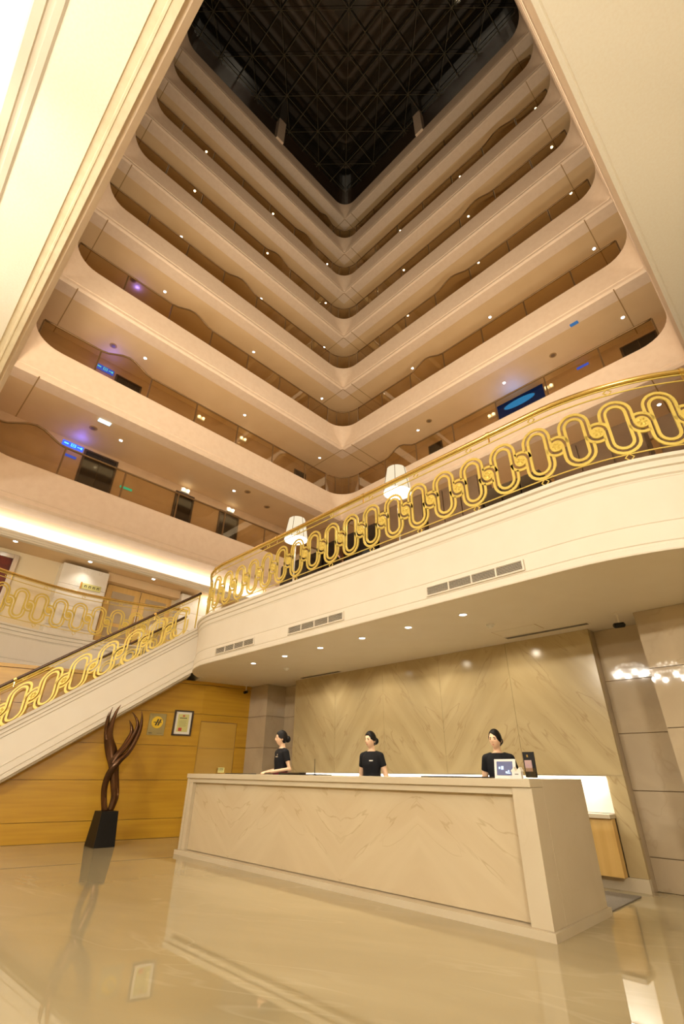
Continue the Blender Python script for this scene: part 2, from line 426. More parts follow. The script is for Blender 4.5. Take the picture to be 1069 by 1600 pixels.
def prism(poly, z0, z1):
    bm = bmesh.new()
    vs0 = [bm.verts.new((x, y, z0)) for x, y in poly]; vs1 = [bm.verts.new((x, y, z1)) for x, y in poly]
    f0 = bm.faces.new(vs0); f1 = bm.faces.new(vs1); n = len(poly)
    for i in range(n): bm.faces.new((vs0[i], vs0[(i+1) % n], vs1[(i+1) % n], vs1[i]))
    bmesh.ops.triangulate(bm, faces=[f0, f1]); bmesh.ops.recalc_face_normals(bm, faces=bm.faces)
    mb = MB(); bm.verts.index_update()
    mb.add([v.co.copy() for v in bm.verts], [tuple(v.index for v in f.verts) for f in bm.faces]); bm.free(); return mb
struct(prism(slab_poly, ZS, ZM).build('floor_mezzanine', 'plaster'), 'mezzanine floor slab, its pale underside the ceiling over the reception')
PROF = [(-.10,2.922),(.016,2.922),(.022,2.935),(.022,2.985),(.004,2.995),(.004,3.012),(.014,3.02),(.014,3.158),(-.008,3.165),(-.008,3.212),(0,3.22),(0,3.665),(.006,3.675),(.006,3.685),(.024,3.70),(.026,3.755),(.018,3.762),(.018,3.772),(.042,3.78),(.046,3.83),(.034,3.838),(.034,3.848),(.068,3.858),(.074,3.893),(-.28,3.895),(-.28,3.80)]
def sweep(path, prof, s0, s1, step=0.12, zf=None, side=1):
    n = max(2, int((s1-s0)/step)); rings = []
    for i in range(n+1):
        s = s0+(s1-s0)*i/n; q, t, nn = path.at(s); dz = zf(s) if zf else 0
        rings.append([(q.x+nn.x*o*side, q.y+nn.y*o*side, z+dz) for o, z in prof])
    return MB().loft(rings)
struct(sweep(MAIN, PROF, 0, MAIN.L).build('trim_2', 'plaster', smooth=False), 'cream moulded fascia of the curved mezzanine over the reception')
struct(sweep(LEFT, PROF, 0, LEFT.L, side=1).build('trim_3', 'plaster'), 'cream moulded fascia of the mezzanine behind the staircase')

# ground-level wall behind the stair well
struct(MB().box((-13.6, -14.9, 0), (-13.3, 7.4, ZS)).build('wall_left', 'wood'), 'wood wall under the far mezzanine')

# ------------------------------------------------------------------ staircase
def sxy(l, wd): return S0 + ED*l + EN*wd
st = thing('staircase', 'cream staircase descending from the mezzanine past the wood wall', 'staircase', (-10.2, 3, 0))
SL = (ZM)/SLOPE
STR = Path([tuple(sxy(-0.1+0.1*k, 0)) for k in range(int(SL/0.1)+12)])
STI = Path([tuple(sxy(-0.1+0.1*k, SW)) for k in range(int(SL/0.1)+12)])
SPROF = [(-.10,-1.0),(.03,-1.0),(.035,-.93),(.012,-.92),(.012,-.905),(.03,-.90),(.03,-.78),(.008,-.77),(.008,-.755),(.022,-.75),(.022,-.735),(0,-.725),(0,-.22),(.02,-.21),(.02,-.15),(.045,-.14),(.045,-.07),(.08,-.06),(.09,0.0),(-.15,0.0)]
def stz(s): return 3.99-SLOPE*(s-0.1)
# path runs downhill; outer side (towards the lobby) is its left: side=-1
sweep(STR, SPROF, 0.0, SL-0.2, 0.3, stz, -1).build('stringer', 'plaster', st)
sweep(STI, SPROF, 0.0, SL-0.2, 0.3, stz, 1).build('stringer', 'plaster', st)
NST = 24
for k in range(NST):
    l = SL*(k)/NST; z1 = ZM-SLOPE*l-0.165
    if z1 < 0.02: break
    a = sxy(l, 0.03); ax = EN*(SW-0.06); ay = ED*(SL/NST+0.02)
    MB().obox((a.x, a.y, z1-0.16), (ax.x, ax.y, 0), (ay.x, ay.y, 0), (0, 0, 0.16)).build('step', 'desk_frame', st)
sf = MB()
a, b = sxy(0, .05), sxy(0, SW-.05); c, d = sxy(SL*0.95, .05), sxy(SL*0.95, SW-.05)
zt, zb = 2.95, 2.95-SLOPE*SL*0.95
sf.loft([[(a.x,a.y,zt),(b.x,b.y,zt),(b.x,b.y,zt+.1),(a.x,a.y,zt+.1)],[(c.x,c.y,zb),(d.x,d.y,zb),(d.x,d.y,zb+.1),(c.x,c.y,zb+.1)]])
sf.build('underside', 'plaster', st)

# ------------------------------------------------------------------ ornamental railings
PITCHU = 0.4345
def stad(hw, hh, a0=0, n=8):
    pts = [(hw*math.cos(PI*k/n), hh-hw+hw*math.sin(PI*k/n)) for k in range(n+1)]
    pts += [(hw*math.cos(PI+PI*k/n), -(hh-hw)+hw*math.sin(PI+PI*k/n)) for k in range(n+1)]
    return pts
def circ(cx, r, a0, a1, n=8): return [(cx+r*math.cos(math.radians(a0+(a1-a0)*k/n)), r*math.sin(math.radians(a0+(a1-a0)*k/n))) for k in range(n+1)]
RX = PITCHU/2; HW_I, HW_O = 0.098, 0.156; HH_I, HH_O = 0.277, 0.338; RA = RX-HW_I
UP = [(-HW_O, 0.103)] + [(-HW_O*math.cos(PI*k/10), HH_O-HW_O+HW_O*math.sin(PI*k/10)) for k in range(11)] + [(HW_O, 0.0)]
LO = [(-x, -z) for x, z in UP]
ARC_T = circ(RX, RA, 0, 121); ARC_B = circ(RX, RA, 180, 301)
def railing(name, label, path, s0, s1, zc, zf=None, side=1, off=-0.08, first=0.2, rz=0.585, hand='brass', hand_r=0.03):
    q, t, nn = path.at((s0+s1)/2)
    root = thing(name, label, 'railing', (q.x, q.y, zc-0.5+(zf((s0+s1)/2) if zf else 0)), 'ornamental gold railings')
    def W(s, z, o=0.0):
        q, t, nn = path.at(s); d = zf(s) if zf else 0.0
        return Vector((q.x+nn.x*(off+o)*side, q.y+nn.y*(off+o)*side, zc+z+d))
    def ribbon(mb, pts, cs, wd=0.032, dp=0.016, closed=False):
        n = len(pts); rings = []
        for i in range(n):
            a = pts[i-1] if (closed or i) else pts[0]; b = pts[(i+1) % n] if (closed or i < n-1) else pts[-1]
            tx, tz = b[0]-a[0], b[1]-a[1]; L = math.hypot(tx, tz) or 1; nx, nz = -tz/L, tx/L
            x, z = pts[i]
            rings.append([W(cs+x+nx*wd/2, z+nz*wd/2, dp/2), W(cs+x-nx*wd/2, z-nz*wd/2, dp/2), W(cs+x-nx*wd/2, z-nz*wd/2, -dp/2), W(cs+x+nx*wd/2, z+nz*wd/2, -dp/2)])
        mb.loft(rings, True, closed)
    n = int((s1-s0-2*first)/PITCHU)+1
    st_ = s0+first+((s1-s0-2*first)-(n-1)*PITCHU)/2
    for k in range(n):
        cs = st_+k*PITCHU
        mb = MB(); ribbon(mb, stad(HW_I, HH_I), cs, closed=True); mb.build('oval_ring', 'gold_paint', root)
        mb = MB(); ribbon(mb, UP, cs); mb.build('scroll_bar', 'gold_paint', root)
        mb = MB(); ribbon(mb, LO, cs); mb.build('scroll_bar', 'gold_paint', root)
        if k < n-1:
            for A in (ARC_T, ARC_B):
                mb = MB(); ribbon(mb, A, cs); mb.build('link_bar', 'gold_paint', root)
            mb = MB(); c0 = cs+RX
            ra = [W(c0+0.072*math.cos(2*PI*j/20), 0.072*math.sin(2*PI*j/20), 0.012) for j in range(20)]
            rb = [W(c0+0.072*math.cos(2*PI*j/20), 0.072*math.sin(2*PI*j/20), -0.012) for j in range(20)]
            mb.loft([rb, ra]); ro = mb.build('rosette', 'gold_paint', root)
            fl = MB()
            for j in range(6):
                an = 2*PI*j/6
                rr = []
                for rad, oo, wv in ((0.012, 0.013, 0.008), (0.026, 0.024, 0.014), (0.042, 0.022, 0.013), (0.052, 0.013, 0.004)):
                    cx, cz = rad*math.cos(an), rad*math.sin(an); px, pz = -math.sin(an)*wv, math.cos(an)*wv
                    rr.append([W(c0+cx+px, cz+pz, 0.012), W(c0+cx, cz, oo), W(c0+cx-px, cz-pz, 0.012)])
                fl.loft(rr, True)
            fl.build('flower', 'gold_paint', ro)
        if k % 2 == 0:
            for zz in ((rz+.425)/2-.01, -.395):
                mb = MB(); ribbon(mb, [(0, zz+0.042), (0.042, zz), (0, zz-0.042), (-0.042, zz)], cs, 0.012, 0.012, True)
                mb.build('diamond', 'gold_paint', root)
    m_ = max(2, int((s1-s0)/0.1))
    S = [s0+(s1-s0)*i/m_ for i in range(m_+1)]
    MB().tube([W(s, rz) for s in S], hand_r, 12).build('handrail', hand, root, True)
    MB().tube([W(s, rz-.045) for s in S], 0.010, 6).build('rail_wire', 'gold_paint', root, True)
    MB().tube([W(s, min(.455, rz-.10)) for s in S], 0.009, 6).build('rail_wire', 'gold_paint', root, True)
    MB().tube([W(s, -0.357) for s in S], 0.008, 6).build('rail_wire', 'gold_paint', root, True)
    for i, s in enumerate([s0+0.9+2.2*j for j in range(int((s1-s0)/2.2)+1)]):
        if s < s1-0.1:
            MB().tube([W(s-0.02, rz), W(s+0.02, rz)], hand_r+0.008, 12).build('collar', 'brass', root)
            MB().tube([W(s, rz), W(s, rz-.13)], 0.01, 6).build('stem', 'brass', root)
    for s in (s0+0.02, s1-0.02):
        MB().tube([W(s, rz-.02), W(s, -.50 if not zf else -.32)], 0.016, 8).build('end_post', 'gold_paint', root, True)
    return root
railing('mezzanine_railing', 'gold scrollwork railing on the curved mezzanine over the reception', MAIN, 0.35, MAIN.L-0.1, 4.405)
railing('mezzanine_railing', 'gold scrollwork railing of the far mezzanine behind the staircase', LEFT, 1.2, LEFT.L-0.1, 4.405)
railing('stair_railing', 'gold scrollwork railing on the lobby side of the staircase', STR, 0.15, SL-0.3, 0.325, stz, -1, -0.03, rz=0.505, hand='dark_rail')
railing('stair_railing', 'gold scrollwork railing on the far side of the staircase', STI, 0.15, SL-0.3, 0.325, stz, 1, -0.03, rz=0.505, hand='dark_rail')

# ------------------------------------------------------------------ atrium galleries
ZK = [7.77+3.66*k for k in range(8)]
ORD = ['lowest', 'second', 'third', 'fourth', 'fifth', 'sixth', 'seventh', 'topmost']
def rrect(k, inset, r, n=8):
    """rounded rectangle of the well at level k; inset>0 goes outwards (into the corridor)"""
    zp = ZK[k]-H
    x0, x1, y0, y1 = X0-inset, 0.012*min(zp, 12)+inset, 0.0165*min(zp, 30)-inset, Y1+inset
    r = max(r, 0.01); pts = []
    for cx, cy, a0 in ((x0+r, y1-r, 90), (x0+r, y0+r, 180), (x1-r, y0+r, 270), (x1-r, y1-r, 0)):
        for i in range(n+1):
            a = math.radians(a0+90*i/n); pts.append((cx+r*math.cos(a), cy+r*math.sin(a)))
    return pts
CW = 2.3
RT = 0.85
for k in range(8):
    z = ZK[k]
    prof = [(0.20, z-0.25, RT+.2), (0.20, z, RT+.2), (0.03, z, RT+.03), (0, z-0.03, RT), (0, z-0.45, RT*.75), (0, z-0.9, 0.12),
            (0.02, z-0.92, .1), (0.02, z-0.95, .1), (0.0, z-0.96, .08), (0.0, z-1.04, .06), (0.06, z-1.10, .05), (0.5, z-1.10, .05)]
    rings = [[(x, y, zz) for x, y in rrect(k, i, r)] for i, zz, r in prof]
    fo = MB().loft(rings, True, False, False).build('trim_%d' % (k+4), 'gallery_plaster', smooth=False)
    for i, p in enumerate(fo.data.polygons): p.use_smooth = True
    fo.data.set_sharp_from_angle(angle=math.radians(30))
    struct(fo, '%s gallery fascia around the atrium well' % ORD[k])
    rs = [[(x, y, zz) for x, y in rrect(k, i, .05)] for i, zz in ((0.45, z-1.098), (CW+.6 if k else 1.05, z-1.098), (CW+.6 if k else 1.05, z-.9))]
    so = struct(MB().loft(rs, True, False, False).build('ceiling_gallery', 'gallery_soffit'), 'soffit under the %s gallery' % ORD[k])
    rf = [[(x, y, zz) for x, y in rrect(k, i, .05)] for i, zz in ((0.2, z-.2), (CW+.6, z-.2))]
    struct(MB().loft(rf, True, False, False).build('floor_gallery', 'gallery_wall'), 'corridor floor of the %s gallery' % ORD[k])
    if k < 7:
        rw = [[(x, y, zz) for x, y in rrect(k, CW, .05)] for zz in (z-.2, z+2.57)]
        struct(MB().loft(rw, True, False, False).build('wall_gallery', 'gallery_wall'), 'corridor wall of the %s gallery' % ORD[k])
    if k >= 1:
        for nm, lo, hi in (('joint_line', (X0-CW, Y1-.03, z-1.104), (X0, Y1, z-1.09)), ('joint_line', (X0-.0, Y1, z-1.104), (X0+.03, Y1+CW, z-1.09)), ('joint_line', (X0+.55, Y1, z-1.104), (X0+.58, Y1+CW, z-1.09)),
                           ('joint_line', (X0-CW, .75, z-1.104), (X0, .78, z-1.09)), ('joint_line', (-.75, Y1, z-1.104), (-.72, Y1+CW, z-1.09))):
            MB().box(lo, hi).build(nm, 'joint', so)

# glass balustrades with bronze hand rail on the two far facades
PL = [0.35, 1.93, 3.55, 5.2, 6.87, 8.5, 10.15, 11.31]
PR = [-11.4, -9.95, -8.38, -6.72, -5.0, -3.3, -1.65, -0.2]
post_m = MB().box((-.022, -.012, 0), (.022, .012, .86)).build('post_master', 'bronze_rail')
COL.objects.unlink(post_m)
def hump(t): return 0.30*math.sin(PI*min(max(t, 0), 1))**2
for k in range(7):
    z = ZK[k]
    for sd in (0, 1):
        ps = PL if sd == 0 else PR
        hb = k if sd == 0 else k            # bay that carries the wave of the hand rail
        def P(a, zz, off=0.0): return (X0-0.10-off, a, zz) if sd == 0 else (a, Y1+0.10+off, zz)
        root = thing('glass_balustrade', '%s glass balustrade with wavy bronze handrail on the %s facade' % (ORD[k], 'left' if sd == 0 else 'right'), 'balustrade', P((ps[0]+ps[-1])/2, z), 'glass balustrades of the atrium galleries')
        for i in range(len(ps)-1):
            a, b = ps[i], ps[i+1]
            hz = [hump(t/8) if i == hb else 0 for t in range(9)]
            mb = MB(); r1 = []
            for t in range(9):
                c = a+.025+(b-a-.05)*t/8
                r1.append([P(c, z, 0), P(c, z, .012), P(c, z+.86+hz[t], .012), P(c, z+.86+hz[t], 0)])
            mb.loft(r1); mb.build('glass_pane', 'gallery_glass', root)
        for a in ps:
            o = share(post_m, 'post', P(a, z, .006), root, (0, 0, PI/2 if sd == 0 else 0))
        pts = []
        for i in range(len(ps)-1):
            for t in range(8):
                u = t/8; pts.append(P(ps[i]+(ps[i+1]-ps[i])*u, z+.88+(hump(u) if i == hb else 0), .006))
        pts.append(P(ps[-1], z+.88, .006))
        MB().tube(pts, 0.028, 8).build('handrail', 'bronze_rail', root, True)
    # curved corner glass joining the two facades
    root = thing('corner_glass', 'curved corner glass of the %s gallery balustrade' % ORD[k], 'balustrade', (X0+.2, Y1-.2, z), 'curved corner panes of the galleries')
    ca = arc(X0-.1+.95, Y1+.1-.95, .95, 90, 180, 10)
    MB().loft([[(x, y, z), (x, y, z+.86)] for x, y in ca], False, False, False).build('glass_pane', 'gallery_glass', root, True)
    MB().tube([(x, y, z+.88) for x, y in ca], .028, 8).build('handrail', 'bronze_rail', root, True)
    for a in (3, 7):
        share(post_m, 'post', (ca[a][0], ca[a][1], z), root)
# gallery downlights, doors, added blue glow plates
def downlight(loc, label, group, r=0.055, power=None, spot=110, color=NEUT):
    root = thing('downlight', label, 'light', loc, group)
    MB().lathe([(r*1.35, 0), (r*1.35, -.006), (r*1.05, -.012), (r*1.0, -.004), (r*.3, -.003)], loc, 16).build('trim_ring', 'white_paint', root)
    MB().lathe([(r*.98, -.005), (r*.6, -.012), (r*.1, -.014)], loc, 16).build('bulb', 'lamp_white', root)
    if power:
        light('downlight_beam', 'SPOT', (loc[0], loc[1], loc[2]-.03), power, color, (loc[0], loc[1], loc[2]-2), 0.04, spot=spot, blend=0.9)
    return root
for k in range(1, 7):
    z = ZK[k]-1.10
    for y in (3.45, 7.7, 11.9):
        if (k, y) not in ((1, 11.9),):
            downlight((-13.5, y, z), 'downlight under the %s gallery, left facade, %s' % (ORD[k], {3.45: 'near the front end', 7.7: 'midway', 11.9: 'at the corner'}[y]), 'gallery downlights', .05)
    for x in (-9.0, -5.0, -0.87):
        downlight((x, 13.47, z), 'downlight under the %s gallery, right facade, %s' % (ORD[k], {-9.0: 'near the corner', -5.0: 'midway', -0.87: 'near the front end'}[x]), 'gallery downlights', .05)
    pw = 52*(0.86**k)
    light('corridor_light', 'AREA', (-13.5, 6.2, z-.02), pw, WARM, (-13.5, 6.2, z-3), .5, 11)
    light('corridor_light', 'AREA', (-6.2, 13.4, z-.02), pw, WARM, (-6.2, 13.4, z-3), 11, .5)
DX = X0-CW
def gallery_door(sd, a, b, z0, z1, label, group, panes=1):
    o = DX if sd == 0 else Y1+CW
    root = thing('gallery_door', label, 'door', (o, a, z0) if sd == 0 else (a, o, z0), group)
    def bx(nm, a, b, z0, z1, th, mt):
        if sd == 0: MB().box((o, a, z0), (o+th, b, z1)).build(nm, mt, root)
        else: MB().box((a, o-th, z0), (b, o, z1)).build(nm, mt, root)
    bx('frame', a, a+.06, z0, z1, .05, 'dark_wood'); bx('frame', b-.06, b, z0, z1, .05, 'dark_wood'); bx('frame', a+.06, b-.06, z1-.06, z1, .05, 'dark_wood')
    w_ = (b-a-.12)/panes
    for i in range(panes): bx('leaf', a+.06+i*w_+.004, a+.06+(i+1)*w_-.004, z0, z1-.064, .03, 'black_gloss')
zf0 = ZK[0]-.19; zf1 = ZK[1]-.19
gallery_door(0, 2.77, 3.85, zf0, 10.2, 'wide dark door on the lowest gallery, left facade, nearest its front end', 'dark gallery doors', 2)
gallery_door(0, 5.98, 6.72, zf0, 10.05, 'dark glass door on the lowest gallery, left facade, in the middle', 'dark gallery doors')
gallery_door(0, 7.81, 8.70, zf0, 10.0, 'dark glass door on the lowest gallery, left facade, nearest the corner', 'dark gallery doors')
gallery_door(0, 2.95, 3.9, zf1, 13.62, 'dark door on the second gallery, left facade, beside the blue glow plate', 'dark gallery doors', 2)
gallery_door(0, 11.3, 12.0, zf1, 13.6, 'dark door on the second gallery, left facade, close to the corner', 'dark gallery doors')
gallery_door(1, -1.35, -.25, zf1, 13.75, 'dark door on the second gallery, right facade, nearest its front end', 'dark gallery doors', 2)
gallery_door(1, -9.2, -8.5, zf1, 13.75, 'dark door on the second gallery, right facade, close to the corner', 'dark gallery doors')
def blue_glow_plate(loc, wy, hz, label, sd=0):  # added plates glowing where blue highlight artifacts sit, no real signs
    root = thing('glow_plate', label, 'sign', loc, 'added blue glow plates on the gallery walls')
    x, y, z = loc
    def bx(nm, du0, du1, dz0, dz1, th, mt):
        if sd == 0: MB().box((x, y+du0, z+dz0), (x+th, y+du1, z+dz1)).build(nm, mt, root)
        else: MB().box((x+du0, y-th, z+dz0), (x+du1, y, z+dz1)).build(nm, mt, root)
    bx('face', -wy/2, wy/2, -hz/2, hz/2, .04, 'glow_blue')
    bx('mark', -wy*.42, -wy*.22, -hz*.12, hz*.12, .045, 'glow_cyan')
    bx('mark', -wy*.10, -wy*.07, -hz*.3, hz*.3, .045, 'glow_cyan'); bx('mark', .10*wy, .13*wy, -hz*.3, hz*.3, .045, 'glow_cyan')
    bx('mark', -wy*.10, wy*.13, hz*.24, hz*.3, .045, 'glow_cyan'); bx('mark', -wy*.10, wy*.13, -hz*.3, -hz*.24, .045, 'glow_cyan'); bx('mark', -wy*.04, wy*.07, -hz*.05, hz*.05, .045, 'glow_cyan')
    bx('mark', wy*.2, wy*.44, -hz*.06, hz*.06, .045, 'glow_cyan'); bx('mark', wy*.36, wy*.44, -hz*.2, hz*.2, .045, 'glow_cyan')
def emergency_light(loc, label, sd=0):
    x, y, z = loc; r = thing('emergency_light', label, 'light', loc, 'emergency lights on the gallery walls')
    if sd == 0: MB().box((x, y-.16, z-.08), (x+.08, y+.16, z+.08)).build('case', 'paper', r); hs = [(x+.12, y-.09, z), (x+.12, y+.09, z)]
    else: MB().box((x-.16, y-.08, z-.08), (x+.16, y, z+.08)).build('case', 'paper', r); hs = [(x-.09, y-.12, z), (x+.09, y-.12, z)]
    for h_ in hs: MB().ball(h_, .055, 10, 7).build('lamp_head', 'lamp_warm', r, True)
emergency_light((DX, 6.34, 13.62), 'emergency light on the second left gallery, the one nearer the front')
emergency_light((DX, 8.36, 13.68), 'emergency light on the second left gallery, the one nearer the corner')
emergency_light((DX, 6.30, 10.16), 'emergency light over the middle dark door of the lowest gallery')
emergency_light((DX, 8.25, 10.12), 'emergency light over the corner dark door of the lowest gallery')
emergency_light((-6.1, Y1+CW, 13.66), 'emergency light on the corner side of the blue glow panel', 1)
emergency_light((-3.78, Y1+CW, 13.62), 'emergency light on the front side of the blue glow panel', 1)
for x_, y_, k_, l_ in ((-13.5, 2.6, 1, 'lowest left gallery near the blue glow plate'), (-13.75, 2.42, 2, 'second left gallery near the blue glow plate'), (-13.9, 2.35, 3, 'third left gallery near its blue glow plate'), (-3.13, 13.44, 2, 'second right gallery beyond the blue panel'), (-8.3, 13.3, 2, 'second right gallery near the corner'), (-13.2, 8.1, 1, 'lowest left gallery midway'), (-13.6, 9.3, 1, 'lowest left gallery toward the corner')):
    r = thing('ceiling_speaker', 'brown round ceiling speaker over the '+l_, 'speaker', (x_, y_, ZK[k_]-1.1), 'round ceiling speakers')
    MB().lathe([(.12, 0), (.12, -.006), (.10, -.010)], (x_, y_, ZK[k_]-1.1), 20).build('rim', 'joint', r)
    MB().lathe([(.098, -.008), (.05, -.012), (.01, -.013)], (x_, y_, ZK[k_]-1.1), 20).build('grille', 'brown_panel', r)
tag(MB().box((-2.2, 12.56, ZK[2]-1.12), (-1.95, 12.68, ZK[2]-1.10)).build('glow_plate', 'glow_steel'), 'steel-blue plate added for a blue smear on the soffit over the second right gallery', 'sign')  # added glowing plate in place of a blue smear
tag(MB().box((-2.75, Y1+CW-.03, 13.78), (-2.35, Y1+CW, 13.86)).build('glow_plate', 'glow_blue'), 'thin blue lit strip on the second right gallery wall', 'sign')
blue_glow_plate((DX+.01, 2.42, 10.12), .62, .17, 'added blue glow plate on the lowest gallery wall beside the wide dark door')
blue_glow_plate((DX+.01, 2.56, 13.56), .62, .20, 'added blue glow plate on the second gallery wall of the left facade')
blue_glow_plate((DX+.01, 2.5, 17.75), .6, .18, 'added blue glow plate on the third gallery wall of the left facade')
tag(MB().box((DX, 2.3, 9.70), (DX+.03, 2.62, 9.78)).build('glow_plate', 'glow_blue'), 'thin blue lit strip under the blue glow plate on the lowest gallery', 'sign')
tag(MB().box((DX, 4.1, 9.35), (DX+.03, 4.5, 9.42)).build('glow_plate', 'sign_green'), 'thin green lit strip right of the wide dark gallery door', 'sign')
tag(MB().box((-13.0, 2.55, 10.29), (-12.86, 2.9, 10.325)).build('glow_plate', 'glow_pale'), 'small pale blue lit plate added for a blue smear on the soffit over the lowest left gallery', 'sign')  # added plate, glows in place of a pale blue smear
bl = thing('blue_glow_panel', 'glowing blue panel added for a stray blue glow on the second gallery wall of the right facade', 'light', (-4.95, Y1+CW, 13.6))  # added panel standing in for a stray blue glow, no such fitting
MB().box((-5.9, Y1+CW-.05, 13.35), (-4.0, Y1+CW, 13.95)).build('frame', 'panel_blue', bl)
el = MB().lathe([(1, 0), (1, .02), (.6, .03)], (0, 0, 0), 32).build('glow', 'glow_oval'); el.scale = (.62, .15, 1); el.rotation_euler = (PI/2, 0, 0); el.location = (-4.95, Y1+CW-.05, 13.66); adopt(el, bl)
light('blue_glow', 'POINT', (-4.9, Y1+CW-.6, 13.5), 12, (0.05, .25, 1), size=.3)  # added lamps spread the blue of the glow panel and plates
light('blue_glow', 'POINT', (DX+.35, 2.5, 10.1), 6, (0.1, .1, 1), size=.1)
light('blue_glow', 'POINT', (DX+.35, 2.6, 13.6), 8, (0.1, .1, 1), size=.1)
light('blue_glow', 'POINT', (DX+.5, 2.6, 17.6), 10, (0.1, .1, 1), size=.1)

# ------------------------------------------------------------------ roof of the atrium
ZR = 35.6
rf = struct(bpy.data.objects.new('roof', None), 'dark glass atrium roof with a steel lattice'); COL.objects.link(rf); rf.location = (-6, 6, ZR)
NP = 6
px0, px1, py0, py1 = X0-1.2, 1.5, -1.2, Y1+1.2
for i in range(NP):
    for j in range(NP):
        a, b = px0+(px1-px0)*i/NP, px0+(px1-px0)*(i+1)/NP; c, d = py0+(py1-py0)*j/NP, py0+(py1-py0)*(j+1)/NP
        MB().box((a+.01, c+.01, ZR), (b-.01, d-.01, ZR+.05)).build('roof_pane', 'roof_glass', rf)
zt = ZR-.25
def bar(p, q, r=.022): MB().tube([p, q], r, 5).build('lattice_bar', 'roof_bar', rf)
NB = 12
for i in range(NB+1):
    a = px0+(px1-px0)*i/NB; c = py0+(py1-py0)*i/NB
    bar((a, py0, zt), (a, py1, zt)); bar((px0, c, zt), (px1, c, zt))
for i in range(-NB+1, NB):
    t0, t1 = max(0, i)/NB, min(NB, NB+i)/NB
    u0, u1 = max(0, -i)/NB, min(NB, NB-i)/NB
    if i % 2 == 0:
        bar((px0+(px1-px0)*t0, py0+(py1-py0)*u0, zt-.03), (px0+(px1-px0)*t1, py0+(py1-py0)*u1, zt-.03), .014)
        bar((px1-(px1-px0)*t0, py0+(py1-py0)*u0, zt-.06), (px1-(px1-px0)*t1, py0+(py1-py0)*u1, zt-.06), .014)
struct(MB().loft([[(x, y, zz) for x, y in rrect(7, .2, 1.0)] for zz in (ZK[7]-.02, ZR+.06)], True, False, False).build('wall_roof_kerb', 'dark_wood'), 'dark band between top gallery and glass roof')
for nm, lo, hi in (('a', (X0-.25, 6.5, ZK[7]-.1), (X0+.12, 7.0, ZR)), ('b', (-6.5, Y1-.12, ZK[7]-.1), (-6.0, Y1+.25, ZR))):
    struct(MB().box(lo, hi).build('pillar', 'gallery_plaster', bevel=.02), 'short plaster pillar under the glass roof, on the %s facade' % ('left' if nm == 'a' else 'right'))

# ------------------------------------------------------------------ lobby ceiling around the well
cl = struct(bpy.data.objects.new('ceiling', None), 'cream lobby ceiling framing the atrium opening'); COL.objects.link(cl); cl.location = (-4, -6, ZC)
XE = 0.12
LX0, LX1, LY0, LY1 = -9.5, -0.9, -3.4, -0.88      # light tray
MB().box((-24, -15, ZC), (13, LY0-.22, ZC+.3)).build('field', 'ceiling_plaster', cl)
MB().box((-24, LY0-.22, ZC), (LX0-.22, -.17, ZC+.3)).build('field', 'ceiling_plaster', cl)
MB().box((LX1+.22, LY0-.22, ZC), (13, -.17, ZC+.3)).build('field', 'ceiling_plaster', cl)
MB().box((LX0-.22, LY1+.22, ZC), (LX1+.22, -.17, ZC+.3)).build('field', 'ceiling_plaster', cl)
MB().box((XE+.17, -.17, ZC), (13, 15, ZC+.3)).build('field', 'ceiling_plaster', cl)
pf = [(.17, ZC+.010), (.166, ZC+.016), (.10, ZC+.016), (.095, ZC+.008), (.075, ZC+.008), (.07, ZC+.018), (0, ZC+.018), (0, ZC+.3), (.17, ZC+.3)]
MB().loft([[(-24, -d, z) for d, z in pf], [(XE+d, -d, z) for d, z in pf]]).build('moulding', 'ceiling_trim', cl)
pf = [(.17, ZC), (.06, ZC), (.055, ZC+.008), (.04, ZC+.008), (.035, ZC), (0, ZC), (0, ZC+.3), (.17, ZC+.3)]
MB().loft([[(XE+d, -d, z) for d, z in pf], [(XE+d, 15, z) for d, z in pf]]).build('moulding', 'ceiling_plaster', cl)
fr = MB()
prof = [(.22, ZC-.001), (.20, ZC-.02), (.15, ZC-.02), (.14, ZC-.005), (.10, ZC-.005), (.09, ZC-.025), (.02, ZC-.025), (0, ZC+.0), (0, ZC+.12), (.22, ZC+.12)]
rings = []
for cx, cy, sx, sy in ((LX0, LY0, -1, -1), (LX1, LY0, 1, -1), (LX1, LY1, 1, 1), (LX0, LY1, -1, 1)):
    rings.append([(cx+sx*d, cy+sy*d, z) for d, z in prof])
fr.loft(rings, True, True).build('tray_frame', 'plaster', cl)
tr = thing('ceiling_light_tray', 'long glowing white light tray in the lobby ceiling', 'light', ((LX0+LX1)/2, (LY0+LY1)/2, ZC+.1))
MB().box((LX0-.01, LY0-.01, ZC+.06), (LX1+.01, LY1+.01, ZC+.09)).build('diffuser', 'panel_white', tr)

# ------------------------------------------------------------------ far mezzanine: wall, cove, doors, painting
XW = -14.2
wl = struct(bpy.data.objects.new('wall_mezzanine', None), 'cream wall of the far mezzanine'); COL.objects.link(wl); wl.location = (XW, 3, ZM)
MB().box((XW-.2, -6, ZM), (XW, 12.5, 6.2)).build('plaster_face', 'cream_panel', wl)
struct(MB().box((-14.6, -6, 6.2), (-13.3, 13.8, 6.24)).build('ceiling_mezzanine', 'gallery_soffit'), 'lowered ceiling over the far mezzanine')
tq = MB()
tq.loft([[(-13.40, y, 6.185), (-13.27, y, 6.185), (-13.25, y, 6.215), (-13.22, y, 6.22), (-13.20, y, 6.26), (-13.17, y, 6.27), (-13.17, y, 6.33), (-13.22, y, 6.33), (-13.22, y, 6.26), (-13.40, y, 6.26)] for y in (-6, 13.8)])
struct(tq.build('trim_12', 'plaster'), 'moulded lip of the light cove over the far mezzanine')
struct(MB().box((-15.2, -6, 6.92), (-13.3, 13.8, 6.96)).build('ceiling_cove', 'white_paint'), 'white cove ceiling washed by hidden light')
